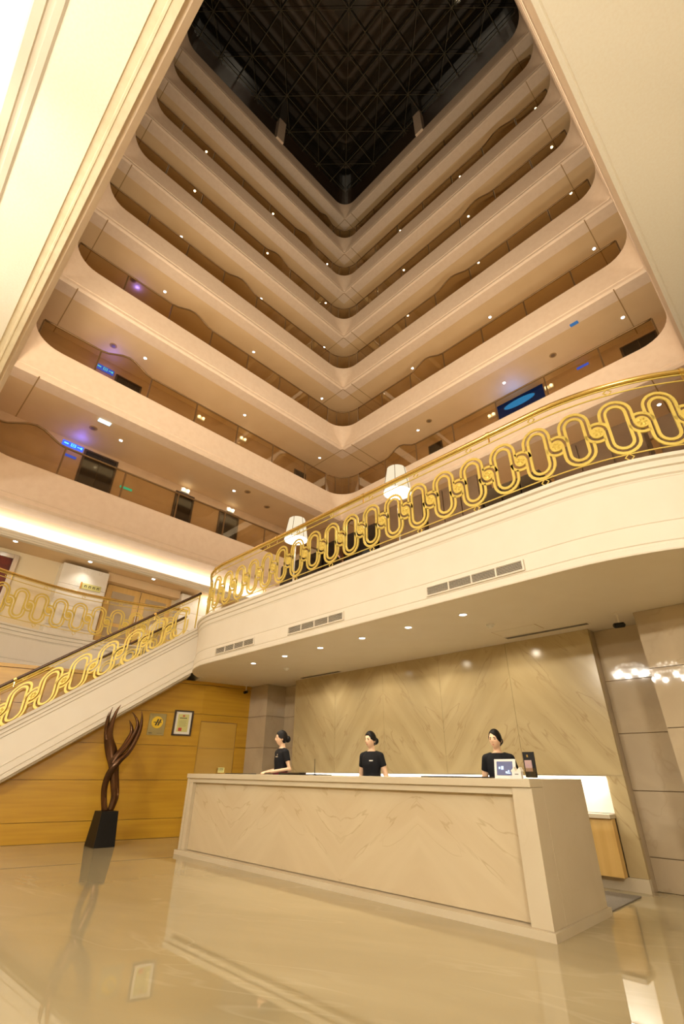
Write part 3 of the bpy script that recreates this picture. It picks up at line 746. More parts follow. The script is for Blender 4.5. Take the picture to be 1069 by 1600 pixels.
struct(MB().box((-14.75, -6, 6.2), (-14.6, 13.8, 6.96)).build('wall_cove', 'white_paint'), 'white back of the light cove')
light('cove_strip', 'AREA', (-13.75, 4.0, 6.30), 230, NEUT, (-13.75, 4, 7), .12, 17)
for y, l in ((1.75, 'beside the painting'), (3.58, 'beside the door panel'), (5.42, 'above the double door')):
    downlight((-13.5, y, 6.2), 'ceiling downlight on the far mezzanine %s' % l, 'far mezzanine downlights', .05, 22)
light('mezzanine_fill', 'AREA', (-13.75, 7.5, 6.15), 70, WARM2, (-13.9, 7.5, 4), .4, 10)  # added ambient fill over the far mezzanine, no fitting drawn
light('mezzanine_fill', 'AREA', (-13.75, -1.0, 6.15), 50, WARM2, (-13.9, -1, 4), .4, 5)
# marble pilasters with horizontal seams, double door between them
for ya, yb, lab in ((3.03, 4.25, 'pale marble wall panel beside the double door, with a small sign'), (6.55, 8.0, 'pale marble wall panel on the stair side of the double door')):
    r = thing('wall_panel', lab, 'wall panel', (XW+.1, (ya+yb)/2, ZM))
    for i in range(4):
        z0 = ZM+.0+i*.5625
        MB().box((XW, ya, z0+.004), (XW+.42, yb, z0+.5585)).build('marble_slab', 'white_marble', r)
dd = thing('double_door', 'pale wooden double door with grey inset panels on the far mezzanine', 'door', (XW, 5.4, ZM))
MB().box((XW+.002, 4.26, 5.95), (XW+.3, 6.54, 6.195)).build('lintel', 'gallery_soffit', dd)
for ya, yb in ((4.40, 5.38), (5.42, 6.40)):
    lf = MB().box((XW, ya, ZM), (XW+.06, yb, 5.93)).build('leaf', 'wood_light', dd)
    MB().box((XW+.06, ya+.16, ZM+.2), (XW+.07, yb-.16, 4.75)).build('inset', 'wall_stone', lf)
    MB().box((XW+.06, ya+.16, 4.85), (XW+.07, yb-.16, 5.75)).build('inset', 'wall_stone', lf)
MB().tube([(XW+.11, 5.36, 4.8), (XW+.11, 5.36, 5.2)], .012, 8).build('handle', 'silver', dd)
MB().tube([(XW+.11, 5.44, 4.8), (XW+.11, 5.44, 5.2)], .012, 8).build('handle', 'silver', dd)
sg = thing('wall_sign', 'small cream sign plate on the pale marble panel of the far mezzanine', 'sign', (XW+.43, 3.85, 5.55))
MB().box((XW+.42, 3.62, 5.50), (XW+.44, 4.12, 5.66)).build('plate', 'cert_yellow', sg)
MB().box((XW+.42, 3.57, 5.49), (XW+.45, 3.61, 5.67)).build('bracket', 'brass', sg)
for i in range(4):
    a = 3.68+i*.11
    MB().box((XW+.44, a, 5.55), (XW+.442, a+.02, 5.61)).build('letter', 'ink', sg); MB().box((XW+.44, a, 5.60), (XW+.442, a+.06, 5.612)).build('letter', 'ink', sg); MB().box((XW+.44, a+.045, 5.55), (XW+.442, a+.06, 5.60)).build('letter', 'ink', sg)
pt = thing('framed_painting', 'large dark red abstract painting in a silver frame on the far mezzanine wall', 'painting', (XW, 1.3, 5.2))
MB().box((XW, .55, 4.55), (XW+.05, 1.95, 5.98)).build('canvas', 'art_red', pt)
MB().box((XW+.05, .72, 4.72), (XW+.055, 1.78, 5.82)).build('picture', 'art_red', pt)
for lo, hi in (((XW, .45, 4.45), (XW+.09, .57, 6.08)), ((XW, 1.93, 4.45), (XW+.09, 2.05, 6.08)), ((XW, .57, 5.96), (XW+.09, 1.93, 6.08)), ((XW, .57, 4.45), (XW+.09, 1.93, 4.57))):
    MB().box(lo, hi).build('frame_bar', 'silver', pt, bevel=.01)
# wall behind the mezzanine, under the right facade
struct(MB().box((-14.4, 14.6, ZM), (5, 14.9, ZC+.1)).build('wall_far', 'brown_panel'), 'brown wall at the back of the mezzanine')
light('mezzanine_back_fill', 'AREA', (-6, 13.4, 6.6), 120, WARM, (-6, 13.4, 3), 10, .5)  # added ambient fill at the back of the mezzanine

# ------------------------------------------------------------------ things on the mezzanine
def floor_lamp(x, y, label):
    r = thing('floor_lamp', label, 'lamp', (x, y, ZM), 'floor lamps on the mezzanine')
    MB().lathe([(.16, 0), (.16, .02), (.05, .04), (.02, .06), (.015, 1.42), (.02, 1.45)], (x, y, ZM), 16).build('stand', 'silver', r, 'auto')
    n = 24; R = []
    for i, (rad, z) in enumerate(((.24, 5.28), (.205, 5.52), (.165, 5.76))):
        R.append([(x+rad*(1+.012*(k % 2))*math.cos(2*PI*k/n), y+rad*(1+.012*(k % 2))*math.sin(2*PI*k/n), z) for k in range(n)])
    MB().loft(R, True, False, False).build('lamp_shade', 'shade', r)
    for i in range(6):
        a = 2*PI*i/6
        MB().tube([(x+.245*math.cos(a), y+.245*math.sin(a), 5.28), (x+.17*math.cos(a), y+.17*math.sin(a), 5.76)], .006, 4).build('shade_rib', 'bronze_rail', r)
    MB().lathe([(.23, 5.29-ZM), (.23, 5.295-ZM), (.05, 5.30-ZM)], (x, y, ZM), 24).build('diffuser', 'shade_open', r)
    light('lamp_bulb', 'POINT', (x, y, 5.0), 14, WARM2, size=.12)
floor_lamp(-6.82, 5.45, 'floor lamp with cream shade behind the railing, nearer the staircase')
floor_lamp(-4.16, 5.45, 'floor lamp with cream shade behind the middle of the railing')
def cabinet(x0, x1, y, h, label, mt='dark_wood', n=3):
    r = thing('dark_cabinet', label, 'cabinet', ((x0+x1)/2, y, ZM), 'dark cabinets on the mezzanine')
    MB().box((x0, y, ZM), (x1, y+.5, ZM+h)).build('body', mt, r)
    w_ = (x1-x0)/n
    for i in range(n):
        d = MB().box((x0+i*w_+.01, y-.025, ZM+.08), (x0+(i+1)*w_-.01, y, ZM+h-.04)).build('door', mt, r)
        MB().box((x0+(i+1)*w_-.06, y-.045, ZM+h*.5), (x0+(i+1)*w_-.045, y-.025, ZM+h*.62)).build('handle', 'brass', d)
cabinet(-8.75, -7.25, 6.6, 1.75, 'black cabinet on the mezzanine at the stair end', 'black_gloss', 3)
cabinet(-7.2, -5.65, 6.6, 1.85, 'black cabinet between the two floor lamps', 'black_gloss', 3)
cabinet(-5.55, -4.45, 6.6, 2.05, 'tall brown cabinet behind the second floor lamp', 'brown_panel', 2)
cabinet(-4.35, -3.25, 6.6, 1.95, 'tall brown cabinet next beyond the second floor lamp', 'brown_panel', 3)
cabinet(-3.2, -2.2, 6.6, 1.55, 'black cabinet toward the curved end of the mezzanine', 'black_gloss', 3)
cabinet(-2.1, -0.75, 6.9, 1.95, 'wide brown cabinet behind the curved end of the railing', 'brown_panel', 3)
cabinet(-0.65, 0.6, 7.3, 2.05, 'last brown cabinet at the curved end, by the picture edge', 'brown_panel', 3)
sr = thing('bronze_figurine', 'slender bronze crane figurine behind the mezzanine railing', 'sculpture', (-6.0, 6.0, ZM))
MB().box((-6.2, 5.85, ZM), (-5.8, 6.15, ZM+.75)).build('pedestal', 'black', sr)
MB().tube([(-6.0, 6, ZM+.75), (-6.02, 6, ZM+.95), (-6.1, 6, ZM+1.1), (-6.05, 6, ZM+1.3), (-5.95, 6, ZM+1.5), (-5.90, 6, ZM+1.68), (-5.82, 6, ZM+1.76), (-5.74, 6, ZM+1.70)], [.03, .05, .09, .08, .05, .035, .04, .012], 10).build('body', 'bronze', sr, True)
MB().tube([(-6.1, 6, ZM+1.15), (-6.25, 6, ZM+1.05), (-6.4, 6, ZM+.85)], [.07, .05, .01], 8).build('wing', 'bronze', sr, True)

# ------------------------------------------------------------------ soffit fittings over the reception
for i, x in enumerate([-7.62, -6.69, -5.77, -4.84, -3.96, -3.08]):
    downlight((x, 5.26, ZS), '%s of six downlights over the reception desk, counted from the staircase' % ['first', 'second', 'third', 'fourth', 'fifth', 'sixth'][i], 'reception downlights', .045, 55, 125, WARM2)
for i, x in enumerate([-7.2, -5.9, -4.6, -3.3]):
    light('wall_washer', 'SPOT', (x, 6.3, ZS-.03), 30, WARM2, (x, 7.0, 1.6), .05, spot=120, blend=1)
def vent(x0, x1, label):
    r = thing('air_vent', label, 'vent', ((x0+x1)/2, YF-.016, 3.04), 'air vents in the mezzanine fascia')
    y = YF-.016; z0, z1 = 3.045, 3.142
    MB().box((x0, y-.004, z0), (x1, y+.002, z1)).build('recess', 'vent_dark', r)
    MB().box((x0-.02, y-.022, z0-.014), (x1+.02, y, z0)).build('frame_bar', 'plaster', r); MB().box((x0-.02, y-.022, z1), (x1+.02, y, z1+.014)).build('frame_bar', 'plaster', r)
    MB().box((x0-.02, y-.022, z0), (x0, y, z1)).build('frame_bar', 'plaster', r); MB().box((x1, y-.022, z0), (x1+.02, y, z1)).build('frame_bar', 'plaster', r)
    for i in range(1, 4):
        c = x0+(x1-x0)*i/4; MB().box((c-.008, y-.02, z0), (c+.008, y-.004, z1)).build('mullion', 'plaster', r)
    for i in range(6):
        zz = z0+.008+i*.016
        MB().obox((x0, y-.018, zz), (x1-x0, 0, 0), (0, .006, -.002), (0, 0, .003)).build('slat', 'plaster', r)
vent(-7.97, -6.79, 'air vent in the cream fascia nearest the staircase')
vent(-5.85, -4.64, 'middle air vent in the cream fascia')
vent(-3.17, -1.94, 'air vent in the cream fascia nearest the curved end')
def slot(x0, x1, y, label):
    r = thing('slot_diffuser', label, 'vent', ((x0+x1)/2, y, ZS), 'slot diffusers in the reception ceiling')
    MB().box((x0, y-.05, ZS-.012), (x1, y+.05, ZS)).build('frame', 'plaster', r)
    for i in (-1, 0, 1): MB().box((x0+.02, y-.012+i*.03, ZS-.015), (x1-.02, y+.002+i*.03, ZS-.012)).build('slot', 'vent_dark', r)
slot(-3.28, -2.06, 6.74, 'slot diffuser in the ceiling above the stone recess end of the desk')
slot(-8.15, -6.95, 6.9, 'slot diffuser in the ceiling at the staircase end of the marble wall')
ht = thing('access_hatch', 'square access hatch in the ceiling beside the smoke detector', 'hatch', (-2.95, 6.46, ZS))
MB().box((-3.26, 6.32, ZS-.004), (-2.63, 6.60, ZS)).build('panel', 'plaster', ht)
for lo, hi in (((-3.27, 6.31, ZS-.002), (-3.26, 6.61, ZS)), ((-2.63, 6.31, ZS-.002), (-2.62, 6.61, ZS))): MB().box(lo, hi).build('gap', 'joint', ht)
def detector(x, y, label):
    r = thing('smoke_detector', label, 'detector', (x, y, ZS), 'smoke detectors')
    MB().lathe([(.055, 0), (.055, -.015), (.05, -.02)], (x, y, ZS), 16).build('base', 'white_paint', r)
    MB().lathe([(.035, -.02), (.03, -.045), (.01, -.05)], (x, y, ZS), 16).build('sensor', 'white_paint', r)
detector(-3.07, 5.93, 'white smoke detector beside the ceiling hatch'); detector(-7.55, 6.0, 'white smoke detector toward the staircase end')
def security_camera(x, y, d, label):
    r = thing('security_camera', label, 'camera', (x, y, ZS), 'security cameras'); d = Vector(d).normalized()
    MB().lathe([(.05, 0), (.05, -.012), (.012, -.02), (.010, -.12)], (x, y, ZS), 12).build('mount', 'plaster', r)
    c = Vector((x, y, ZS-.15))
    MB().tube([c-d*.065, c-d*.05, c+d*.055, c+d*.065], [.016, .032, .032, .028], 12).build('housing', 'black', r)
    MB().tube([c+d*.065, c+d*.075], .020, 12).build('lens', 'black_gloss', r)
    return r
security_camera(-1.66, 6.55, (-.8, -.6, -.1), 'dark security camera hanging in front of the stone pier')
security_camera(-9.9, 6.7, (.3, -.9, -.3), 'dark security camera in the corner above the flush door')

# ------------------------------------------------------------------ chandeliers mirrored in the stone wall, plus one added for light
def chandelier(x, y, z, power, label):
    r = thing('crystal_chandelier', label, 'chandelier', (x, y, z+.4), 'crystal chandeliers')
    MB().tube([(x, y, z+.3), (x, y, ZC)], .02, 8).build('rod', 'brass', r)
    for rad, zz in ((.58, z), (.42, z+.16), (.22, z+.28)):
        MB().tube([(x+rad*math.cos(2*PI*k/24), y+rad*math.sin(2*PI*k/24), zz) for k in range(24)], .012, 6, True).build('ring', 'brass', r)
        n = int(rad*42)
        for k in range(n):
            a = 2*PI*k/n
            MB().ball((x+rad*math.cos(a), y+rad*math.sin(a), zz-.05), .022, 6, 4).build('crystal', 'crystal', r)
    for k in range(6):
        light('chandelier_light', 'POINT', (x+.45*math.cos(k*PI/3), y+.45*math.sin(k*PI/3), z-.12), power/6, (1, .92, .79), size=.03)
chandelier(-4.84, -4.35, 4.3, 760, 'crystal chandelier mirrored in the stone wall beside the marble panel')
chandelier(3.4, -1.8, 4.1, 950, 'unseen crystal chandelier added on the entrance side to light the right ceiling')  # out of view, added to brighten the right side of the ceiling
chandelier(-3.1, -2.4, 3.6, 260, 'crystal chandelier hanging below the ceiling light tray')

# ------------------------------------------------------------------ reception desk
dk = thing('reception_desk', 'long beige marble reception desk with a framed front panel', 'desk', (-5.2, 5.2, 0))
DA, DB, DF, DK_, DH = -8.24, -2.215, 4.575, 5.76, 1.105
MB().box((DA+.02, DF+.12, .06), (DB-.14, DF+.20, DH-.14)).build('front_backing', 'desk_frame', dk)
nfr = 5; fx0, fx1 = DA+.16, DB-.20
for i in range(nfr):
    a, b = fx0+(fx1-fx0)*i/nfr, fx0+(fx1-fx0)*(i+1)/nfr
    o = MB().box((-(b-a)/2, 0, .07), ((b-a)/2, .03, DH-.125)).build('front_slab', 'desk_marble'); o.location = ((a+b)/2, DF+.10, 0)
    if i % 2: o.scale.x = -1
    adopt(o, dk)
MB().box((DA, DF, DH-.065), (DB, DF+.25, DH)).build('top', 'desk_frame', dk, bevel=.004)
MB().box((DA, DF+.25, DH-.065), (DB-.14, DF+.72, DH)).build('top', 'desk_frame', dk)
MB().box((DA+.05, DF+.035, DH-.125), (DB-.19, DF+.12, DH-.065)).build('moulding', 'desk_frame', dk, bevel=.003)
MB().box((DA, DF+.02, .06), (DA+.06, DF+.25, DH-.065)).build('frame_post', 'desk_frame', dk, bevel=.003)
MB().box((DA+.06, DF+.04, .06), (DA+.155, DF+.25, DH-.125)).build('frame_post', 'desk_frame', dk, bevel=.003)
MB().box((DB-.19, DF+.02, .06), (DB-.001, DF+.25, DH-.066)).build('frame_post', 'desk_frame', dk, bevel=.003)
MB().box((DB-.14, DF+.25, .06), (DB, DK_, DH)).build('end_panel', 'desk_frame', dk, bevel=.003)
MB().box((DA, DF+.25, .06), (DA+.14, DK_, DH-.066)).build('end_panel', 'desk_frame', dk, bevel=.003)
MB().box((DA-.03, DF-.02, 0), (DB+.025, DF+.13, .06)).build('plinth', 'desk_frame', dk)
MB().box((DB-.16, DF+.13, 0), (DB+.025, DK_+.02, .06)).build('plinth', 'desk_frame', dk)
MB().box((DA-.03, DF+.13, 0), (DA+.16, DK_+.02, .06)).build('plinth', 'desk_frame', dk)
MB().box((DA+.14, DF+.2, .70), (DB-.14, DF+.72, .74)).build('work_surface', 'dark_wood', dk)
struct(MB().box((DA+.2, 5.35, 0), (DB-.85, 6.8, .08)).build('floor_staff', 'mat_grey'), 'low staff platform behind the desk')
tag(MB().box((-2.9, 5.80, 0), (-2.24, 6.80, .012)).build('floor_mat', 'mat_grey', bevel=.003), 'grey floor mat behind the end of the desk', 'mat')

# things on the desk
TZ = DH
tb = thing('tablet_display', 'white framed tablet display on the desk in front of the receptionist', 'display', (-2.53, 4.78, TZ))
def tilt_panel(root, x0, x1, z0, z1, y, nm, mt, th=.012, lean=.18):
    MB().obox((x0, y+(z0-TZ)*lean, z0), (x1-x0, 0, 0), (0, (z1-z0)*lean, z1-z0), (0, th, 0)).build(nm, mt, root)
tilt_panel(tb, -2.65, -2.43, TZ, TZ+.165, 4.76, 'frame', 'white_paint')
tilt_panel(tb, -2.622, -2.458, TZ+.028, TZ+.145, 4.754, 'screen', 'screen', .008)
for x0, x1, z0, z1 in ((-2.60, -2.585, .08, .10), (-2.575, -2.55, .075, .105), (-2.53, -2.51, .045, .06), (-2.505, -2.49, .055, .07), (-2.52, -2.48, .042, .05)):
    tilt_panel(tb, x0, x1, TZ+z0, TZ+z1, 4.752, 'icon', 'screen_glow', .003)
MB().box((-2.58, 4.80, TZ), (-2.50, 4.87, TZ+.008)).build('foot', 'white_paint', tb)
bh = thing('brochure_holder', 'clear holder with a dark brochure at the end of the desk', 'holder', (-2.30, 4.80, TZ))
MB().box((-2.365, 4.83, TZ+.01), (-2.255, 4.845, TZ+.225)).build('brochure', 'black', bh)
MB().box((-2.355, 4.828, TZ+.06), (-2.285, 4.83, TZ+.155)).build('picture', 'print_pink', bh)
MB().box((-2.328, 4.828, TZ+.18), (-2.312, 4.83, TZ+.20)).build('emblem', 'brass', bh)
MB().box((-2.37, 4.80, TZ), (-2.25, 4.86, TZ+.006)).build('base', 'tint_glass', bh); MB().box((-2.37, 4.80, TZ+.006), (-2.25, 4.804, TZ+.09)).build('lip', 'tint_glass', bh)
ch = thing('card_holder', 'small white house-shaped card box beside the tablet', 'holder', (-2.39, 4.72, TZ))
MB().add([(-2.435, 4.70, TZ), (-2.345, 4.70, TZ), (-2.345, 4.74, TZ), (-2.435, 4.74, TZ), (-2.435, 4.70, TZ+.06), (-2.345, 4.70, TZ+.06), (-2.345, 4.74, TZ+.06), (-2.435, 4.74, TZ+.06)], [(0,1,2,3),(0,1,5,4),(1,2,6,5),(2,3,7,6),(3,0,4,7),(4,5,6,7)]).build('box', 'white_paint', ch)
rfm = MB()
for a, b in ((-2.445, -2.39), (-2.39, -2.335)):
    rfm.loft([[(a, y, TZ+.06), (b, y, TZ+.06), ((a+b)/2+.01, y, TZ+.095)] for y in (4.695, 4.745)])
rfm.build('roof', 'paper', ch)
MB().box((-2.405, 4.698, TZ+.035), (-2.37, 4.70, TZ+.04)).build('print', 'ink', ch)
ds = thing('desk_sign', 'small yellow sign on a clear stand at the stair end of the desk', 'sign', (-7.5, 4.72, TZ))
MB().box((-7.60, 4.72, TZ), (-7.36, 4.74, TZ+.012)).build('base', 'tint_glass', ds)
MB().box((-7.62, 4.735, TZ+.0), (-7.50, 4.742, TZ+.085)).build('clear_plate', 'tint_glass', ds)
MB().box((-7.55, 4.722, TZ+.02), (-7.37, 4.728, TZ+.09)).build('plate', 'cert_yellow', ds)
MB().box((-7.545, 4.720, TZ+.06), (-7.53, 4.722, TZ+.08)).build('letter', 'ink', ds)
for i in range(3):
    a = -7.50+i*.042
    for lo, hi in (((a, .055), (a+.006, .082)), ((a+.018, .055), (a+.024, .082)), ((a, .079), (a+.024, .083)), ((a, .067), (a+.024, .070)), ((a, .055), (a+.024, .058))):
        MB().box((lo[0], 4.720, TZ+lo[1]), (hi[0], 4.722, TZ+hi[1])).build('letter', 'ink', ds)
MB().box((-7.54, 4.720, TZ+.040), (-7.40, 4.722, TZ+.044)).build('letter', 'ink', ds)
def desk_pad(x0, x1, y0, label, h=.02):
    o = tag(MB().box((x0, y0, TZ), (x1, y0+.12, TZ+h)).build('document_tray', 'black_gloss', bevel=.004), label, 'tray', 'black trays on the desk'); return o
desk_pad(-6.45, -5.95, 5.10, 'black tray on the desk between two receptionists', .03)
desk_pad(-5.9, -5.35, 5.05, 'flat black tray on the desk beside the pen stand', .012)
desk_pad(-3.75, -2.85, 5.05, 'long flat black tray on the desk near the third receptionist', .012)
desk_pad(-7.95, -7.2, 5.12, 'flat black tray on the desk at its stair end', .012)
pn = thing('pen_stand', 'thin upright pen on a stand on the desk', 'pen', (-5.52, 5.0, TZ))
MB().lathe([(.03, 0), (.03, .012), (.008, .02)], (-5.52, 5.0, TZ), 12).build('base', 'black', pn); MB().tube([(-5.52, 5, TZ+.02), (-5.528, 5, TZ+.20)], [.005, .003], 6).build('pen', 'black', pn)

# ------------------------------------------------------------------ wall plaque and certificate on the wood wall
def on_wall(y, off): return wall_x(y)+off
pq = thing('wall_plaque', 'metal plaque with a yellow round emblem on the wood wall', 'plaque', (on_wall(4.9, .02), 4.92, 1.8))
x = on_wall(4.92, .012)
def wall_rect(root, nm, y0, y1, z0, z1, off, th, mt):
    xa, xb = wall_x(y0)+off, wall_x(y1)+off
    return MB().obox((xa, y0, z0), (xb-xa, y1-y0, 0), (th, 0, 0), (0, 0, z1-z0)).build(nm, mt, root)
wall_rect(pq, 'plate', 4.74, 5.07, 1.79, 2.205, .005, .012, 'plaque')
yc, zc_ = 4.905, 2.035
em = MB().lathe([(1, 0), (1, .004), (.98, .006)], (0, 0, 0), 32).build('emblem', 'logo_yellow'); em.scale = (.115, .115, 1); em.rotation_euler = (0, PI/2, 0); em.rotation_euler.z = -0.25; em.location = (wall_x(yc)+.018, yc, zc_); adopt(em, pq)
def skew_bar(y0, z0, y1, z1, wd):
    xa, xb = wall_x(y0)+.026, wall_x(y1)+.026
    MB().add([(xa, y0, z0), (wall_x(y0+wd)+.026, y0+wd, z0), (wall_x(y1+wd)+.026, y1+wd, z1), (xb, y1, z1), (xa+.004, y0, z0), (wall_x(y0+wd)+.03, y0+wd, z0), (wall_x(y1+wd)+.03, y1+wd, z1), (xb+.004, y1, z1)],
             [(0,1,2,3),(4,5,6,7),(0,1,5,4),(1,2,6,5),(2,3,7,6),(3,0,4,7)]).build('emblem_stroke', 'ink', pq)
skew_bar(4.862, 1.975, 4.878, 2.028, .026); skew_bar(4.886, 2.045, 4.902, 2.098, .026)
skew_bar(4.912, 1.975, 4.928, 2.028, .026); skew_bar(4.936, 2.045, 4.952, 2.098, .026)
skew_bar(4.825, 2.030, 4.827, 2.043, .16)
skew_bar(4.76, 1.825, 4.76, 1.837, .07); skew_bar(4.93, 1.825, 4.93, 1.831, .10)
ct = thing('framed_certificate', 'framed yellow certificate with red seals on the wood wall', 'picture', (on_wall(5.4, .02), 5.42, 1.82))
wall_rect(ct, 'mount', 5.25, 5.585, 1.83, 2.27, .004, .008, 'paper')
for a in ((5.225, 5.255, 1.80, 2.30), (5.58, 5.61, 1.80, 2.30)): wall_rect(ct, 'frame_bar', *a, .0, .03, 'dark_wood')
for a in ((5.255, 5.58, 2.27, 2.30), (5.255, 5.58, 1.80, 1.83)): wall_rect(ct, 'frame_bar', *a, .0, .03, 'dark_wood')
wall_rect(ct, 'sheet', 5.305, 5.53, 1.875, 2.225, .012, .003, 'cert_yellow')
wall_rect(ct, 'red_seal', 5.40, 5.44, 2.175, 2.205, .0155, .002, 'cert_red'); wall_rect(ct, 'red_seal', 5.34, 5.41, 1.89, 1.955, .0155, .002, 'cert_red')
for i in range(5): wall_rect(ct, 'heading', 5.345+i*.03, 5.365+i*.03, 2.135, 2.155, .0155, .002, 'ink')
for i in range(6): wall_rect(ct, 'text_line', 5.335, 5.50-.02*(i % 2), 2.09-.022*i, 2.093-.022*i, .0155, .001, 'ink')

# ------------------------------------------------------------------ bronze sculpture
sc = thing('bronze_sculpture', 'tall twisted bronze flame sculpture on a black tapered plinth', 'sculpture', (-9.87, 4.02, 0))
bc = Vector((-9.87, 4.02, 0)); ua = Vector((0.377, 0.926, 0)); ub = Vector((0.926, -0.377, 0))      # ua along the broad side, ub towards the lobby
MB().loft([[(bc.x+sx*a_, bc.y+sy*b_, z) for sx, sy in ((-1,-1),(1,-1),(1,1),(-1,1))] for a_, b_, z in ((.215, .175, 0), (.155, .145, .515))]).build('plinth', 'black', sc)
def strand(pts, nm='blade', sides=16, flat=.62, twist=0.9):
    """pts: (along, towards lobby, z, half-width)"""
    P = catmull([Vector((a, b, c)) for a, b, c, d in pts], 6); F = catmull([Vector((d, 0, 0)) for a, b, c, d in pts], 6)
    pp = [bc+ua*q.x+ub*q.y+Vector((0, 0, q.z)) for q in P]
    rings = []
    for i, q in enumerate(pp):
        t = (pp[min(i+1, len(pp)-1)]-pp[max(i-1, 0)]).normalized()
        u = (ua-t*ua.dot(t)).normalized(); v = t.cross(u)
        a = max(F[i].x, .003); tw = twist*math.sin(i*0.10)
        e1 = u*math.cos(tw)+v*math.sin(tw); e2 = v*math.cos(tw)-u*math.sin(tw)
        # almond section with a crease
        ring = []
        for k in range(sides):
            c_, s_ = math.cos(2*PI*k/sides), math.sin(2*PI*k/sides)
            ring.append(q+e1*(a*c_)+e2*(a*flat*s_*(1-.45*abs(c_))))
        rings.append(ring)
    return MB().loft(rings).build(nm, 'bronze', sc, True)
strand([(-.03, .02, .50, .050), (-.094, .03, .716, .049), (-.12, .05, .90, .054), (-.094, .09, 1.073, .062), (-.031, .12, 1.202, .064), (.032, .12, 1.30, .054), (.157, .08, 1.443, .046), (.239, .04, 1.639, .042), (.285, .0, 1.848, .034), (.277, -.02, 2.043, .020), (.246, -.03, 2.167, .003)], 'blade', 16, .8, .3)
strand([(-.07, .10, 1.23, .05), (-.016, .10, 1.365, .045), (.102, .05, 1.533, .044), (.175, .0, 1.688, .040), (.223, -.03, 1.846, .036), (.21, -.05, 1.969, .027), (.127, -.05, 2.089, .014), (.076, -.05, 2.132, .003)], 'horn', 14, .8, .3)
strand([(-.09, .08, 1.27, .045), (-.042, .07, 1.364, .045), (.054, .01, 1.516, .048), (.112, -.05, 1.652, .048), (.148, -.09, 1.774, .040), (.118, -.10, 1.894, .025), (.056, -.10, 1.997, .003)], 'horn', 14, .8, .3)
strand([(.051, -.02, .50, .052), (.085, -.03, .714, .066), (.045, -.03, .90, .078), (-.005, -.03, 1.074, .084), (-.055, -.04, 1.25, .094), (-.137, -.05, 1.445, .103), (-.225, -.03, 1.642, .083), (-.246, .0, 1.794, .066), (-.229, .03, 1.967, .040), (-.20, .05, 2.127, .025), (-.147, .06, 2.251, .003)], 'blade', 16, .5, .35)
strand([(-.25, -.03, 1.62, .055), (-.302, -.03, 1.792, .040), (-.313, -.01, 1.929, .030), (-.305, .01, 2.069, .016), (-.283, .02, 2.203, .003)], 'horn', 14, .7, .3)
strand([(-.285, -.05, 1.66, .030), (-.328, -.05, 1.843, .022), (-.340, -.04, 2.015, .013), (-.326, -.03, 2.121, .003)], 'horn', 14, .7, .3)

# ------------------------------------------------------------------ people
def ring_ell(c, rx, ry, n=20, rot=0.0):
    return [(c[0]+rx*math.cos(2*PI*k/n)*math.cos(rot)-ry*math.sin(2*PI*k/n)*math.sin(rot), c[1]+rx*math.cos(2*PI*k/n)*math.sin(rot)+ry*math.sin(2*PI*k/n)*math.cos(rot), c[2]) for k in range(n)]
def fuse(mb, voxel, smooth_it=6):
    me = bpy.data.meshes.new('tmp'); me.from_pydata(mb.v, [], mb.f)
    bm = bmesh.new(); bm.from_mesh(me); bmesh.ops.recalc_face_normals(bm, faces=bm.faces); bm.to_mesh(me); bm.free()
    o = bpy.data.objects.new('tmp', me); COL.objects.link(o)
    rm = o.modifiers.new('r', 'REMESH'); rm.mode = 'VOXEL'; rm.voxel_size = voxel; rm.use_smooth_shade = True
    if smooth_it:
        sm = o.modifiers.new('s', 'SMOOTH'); sm.iterations = smooth_it; sm.factor = 0.5
    dg = bpy.context.evaluated_depsgraph_get(); dg.update()
    out = bpy.data.meshes.new_from_object(o.evaluated_get(dg))
    bpy.data.objects.remove(o); return out
def head_pt(th, ph):
    """th: 0 top..pi bottom, ph: angle, face at -y"""
    x = math.sin(th)*math.cos(ph); y = math.sin(th)*math.sin(ph); z = math.cos(th)
    rx, ry, rz = .070, .090, .112
    px, py, pz = x*rx, y*ry, z*rz
    if z < 0:
        t = -z; px *= 1-.30*t**1.3
        if y < 0: py *= 1-.10*t
        else: py *= 1-.35*t
    if y > 0 and z > -.2: py *= 1.04
    front = max(0, -y)**2
    px_n = x
    # nose, brow, lips, chin, eye sockets
    g = lambda cx, cz, sx, sz: math.exp(-((x-cx)/sx)**2-((z-cz)/sz)**2)*(1 if y < 0 else 0)
    py -= .020*g(0, -.22, .13, .14)+.010*g(0, .02, .10, .22)+.006*g(0, -.52, .24, .07)+.008*g(0, -.80, .25, .14)
    py += .008*(g(.36, .03, .17, .10)+g(-.36, .03, .17, .10))
    return px, py, pz
def limb(mb, pts, rad, n=12):
    mb.tube(pts, rad, n)
    for p, r in zip(pts, rad): mb.ball(p, r, 12, 8)
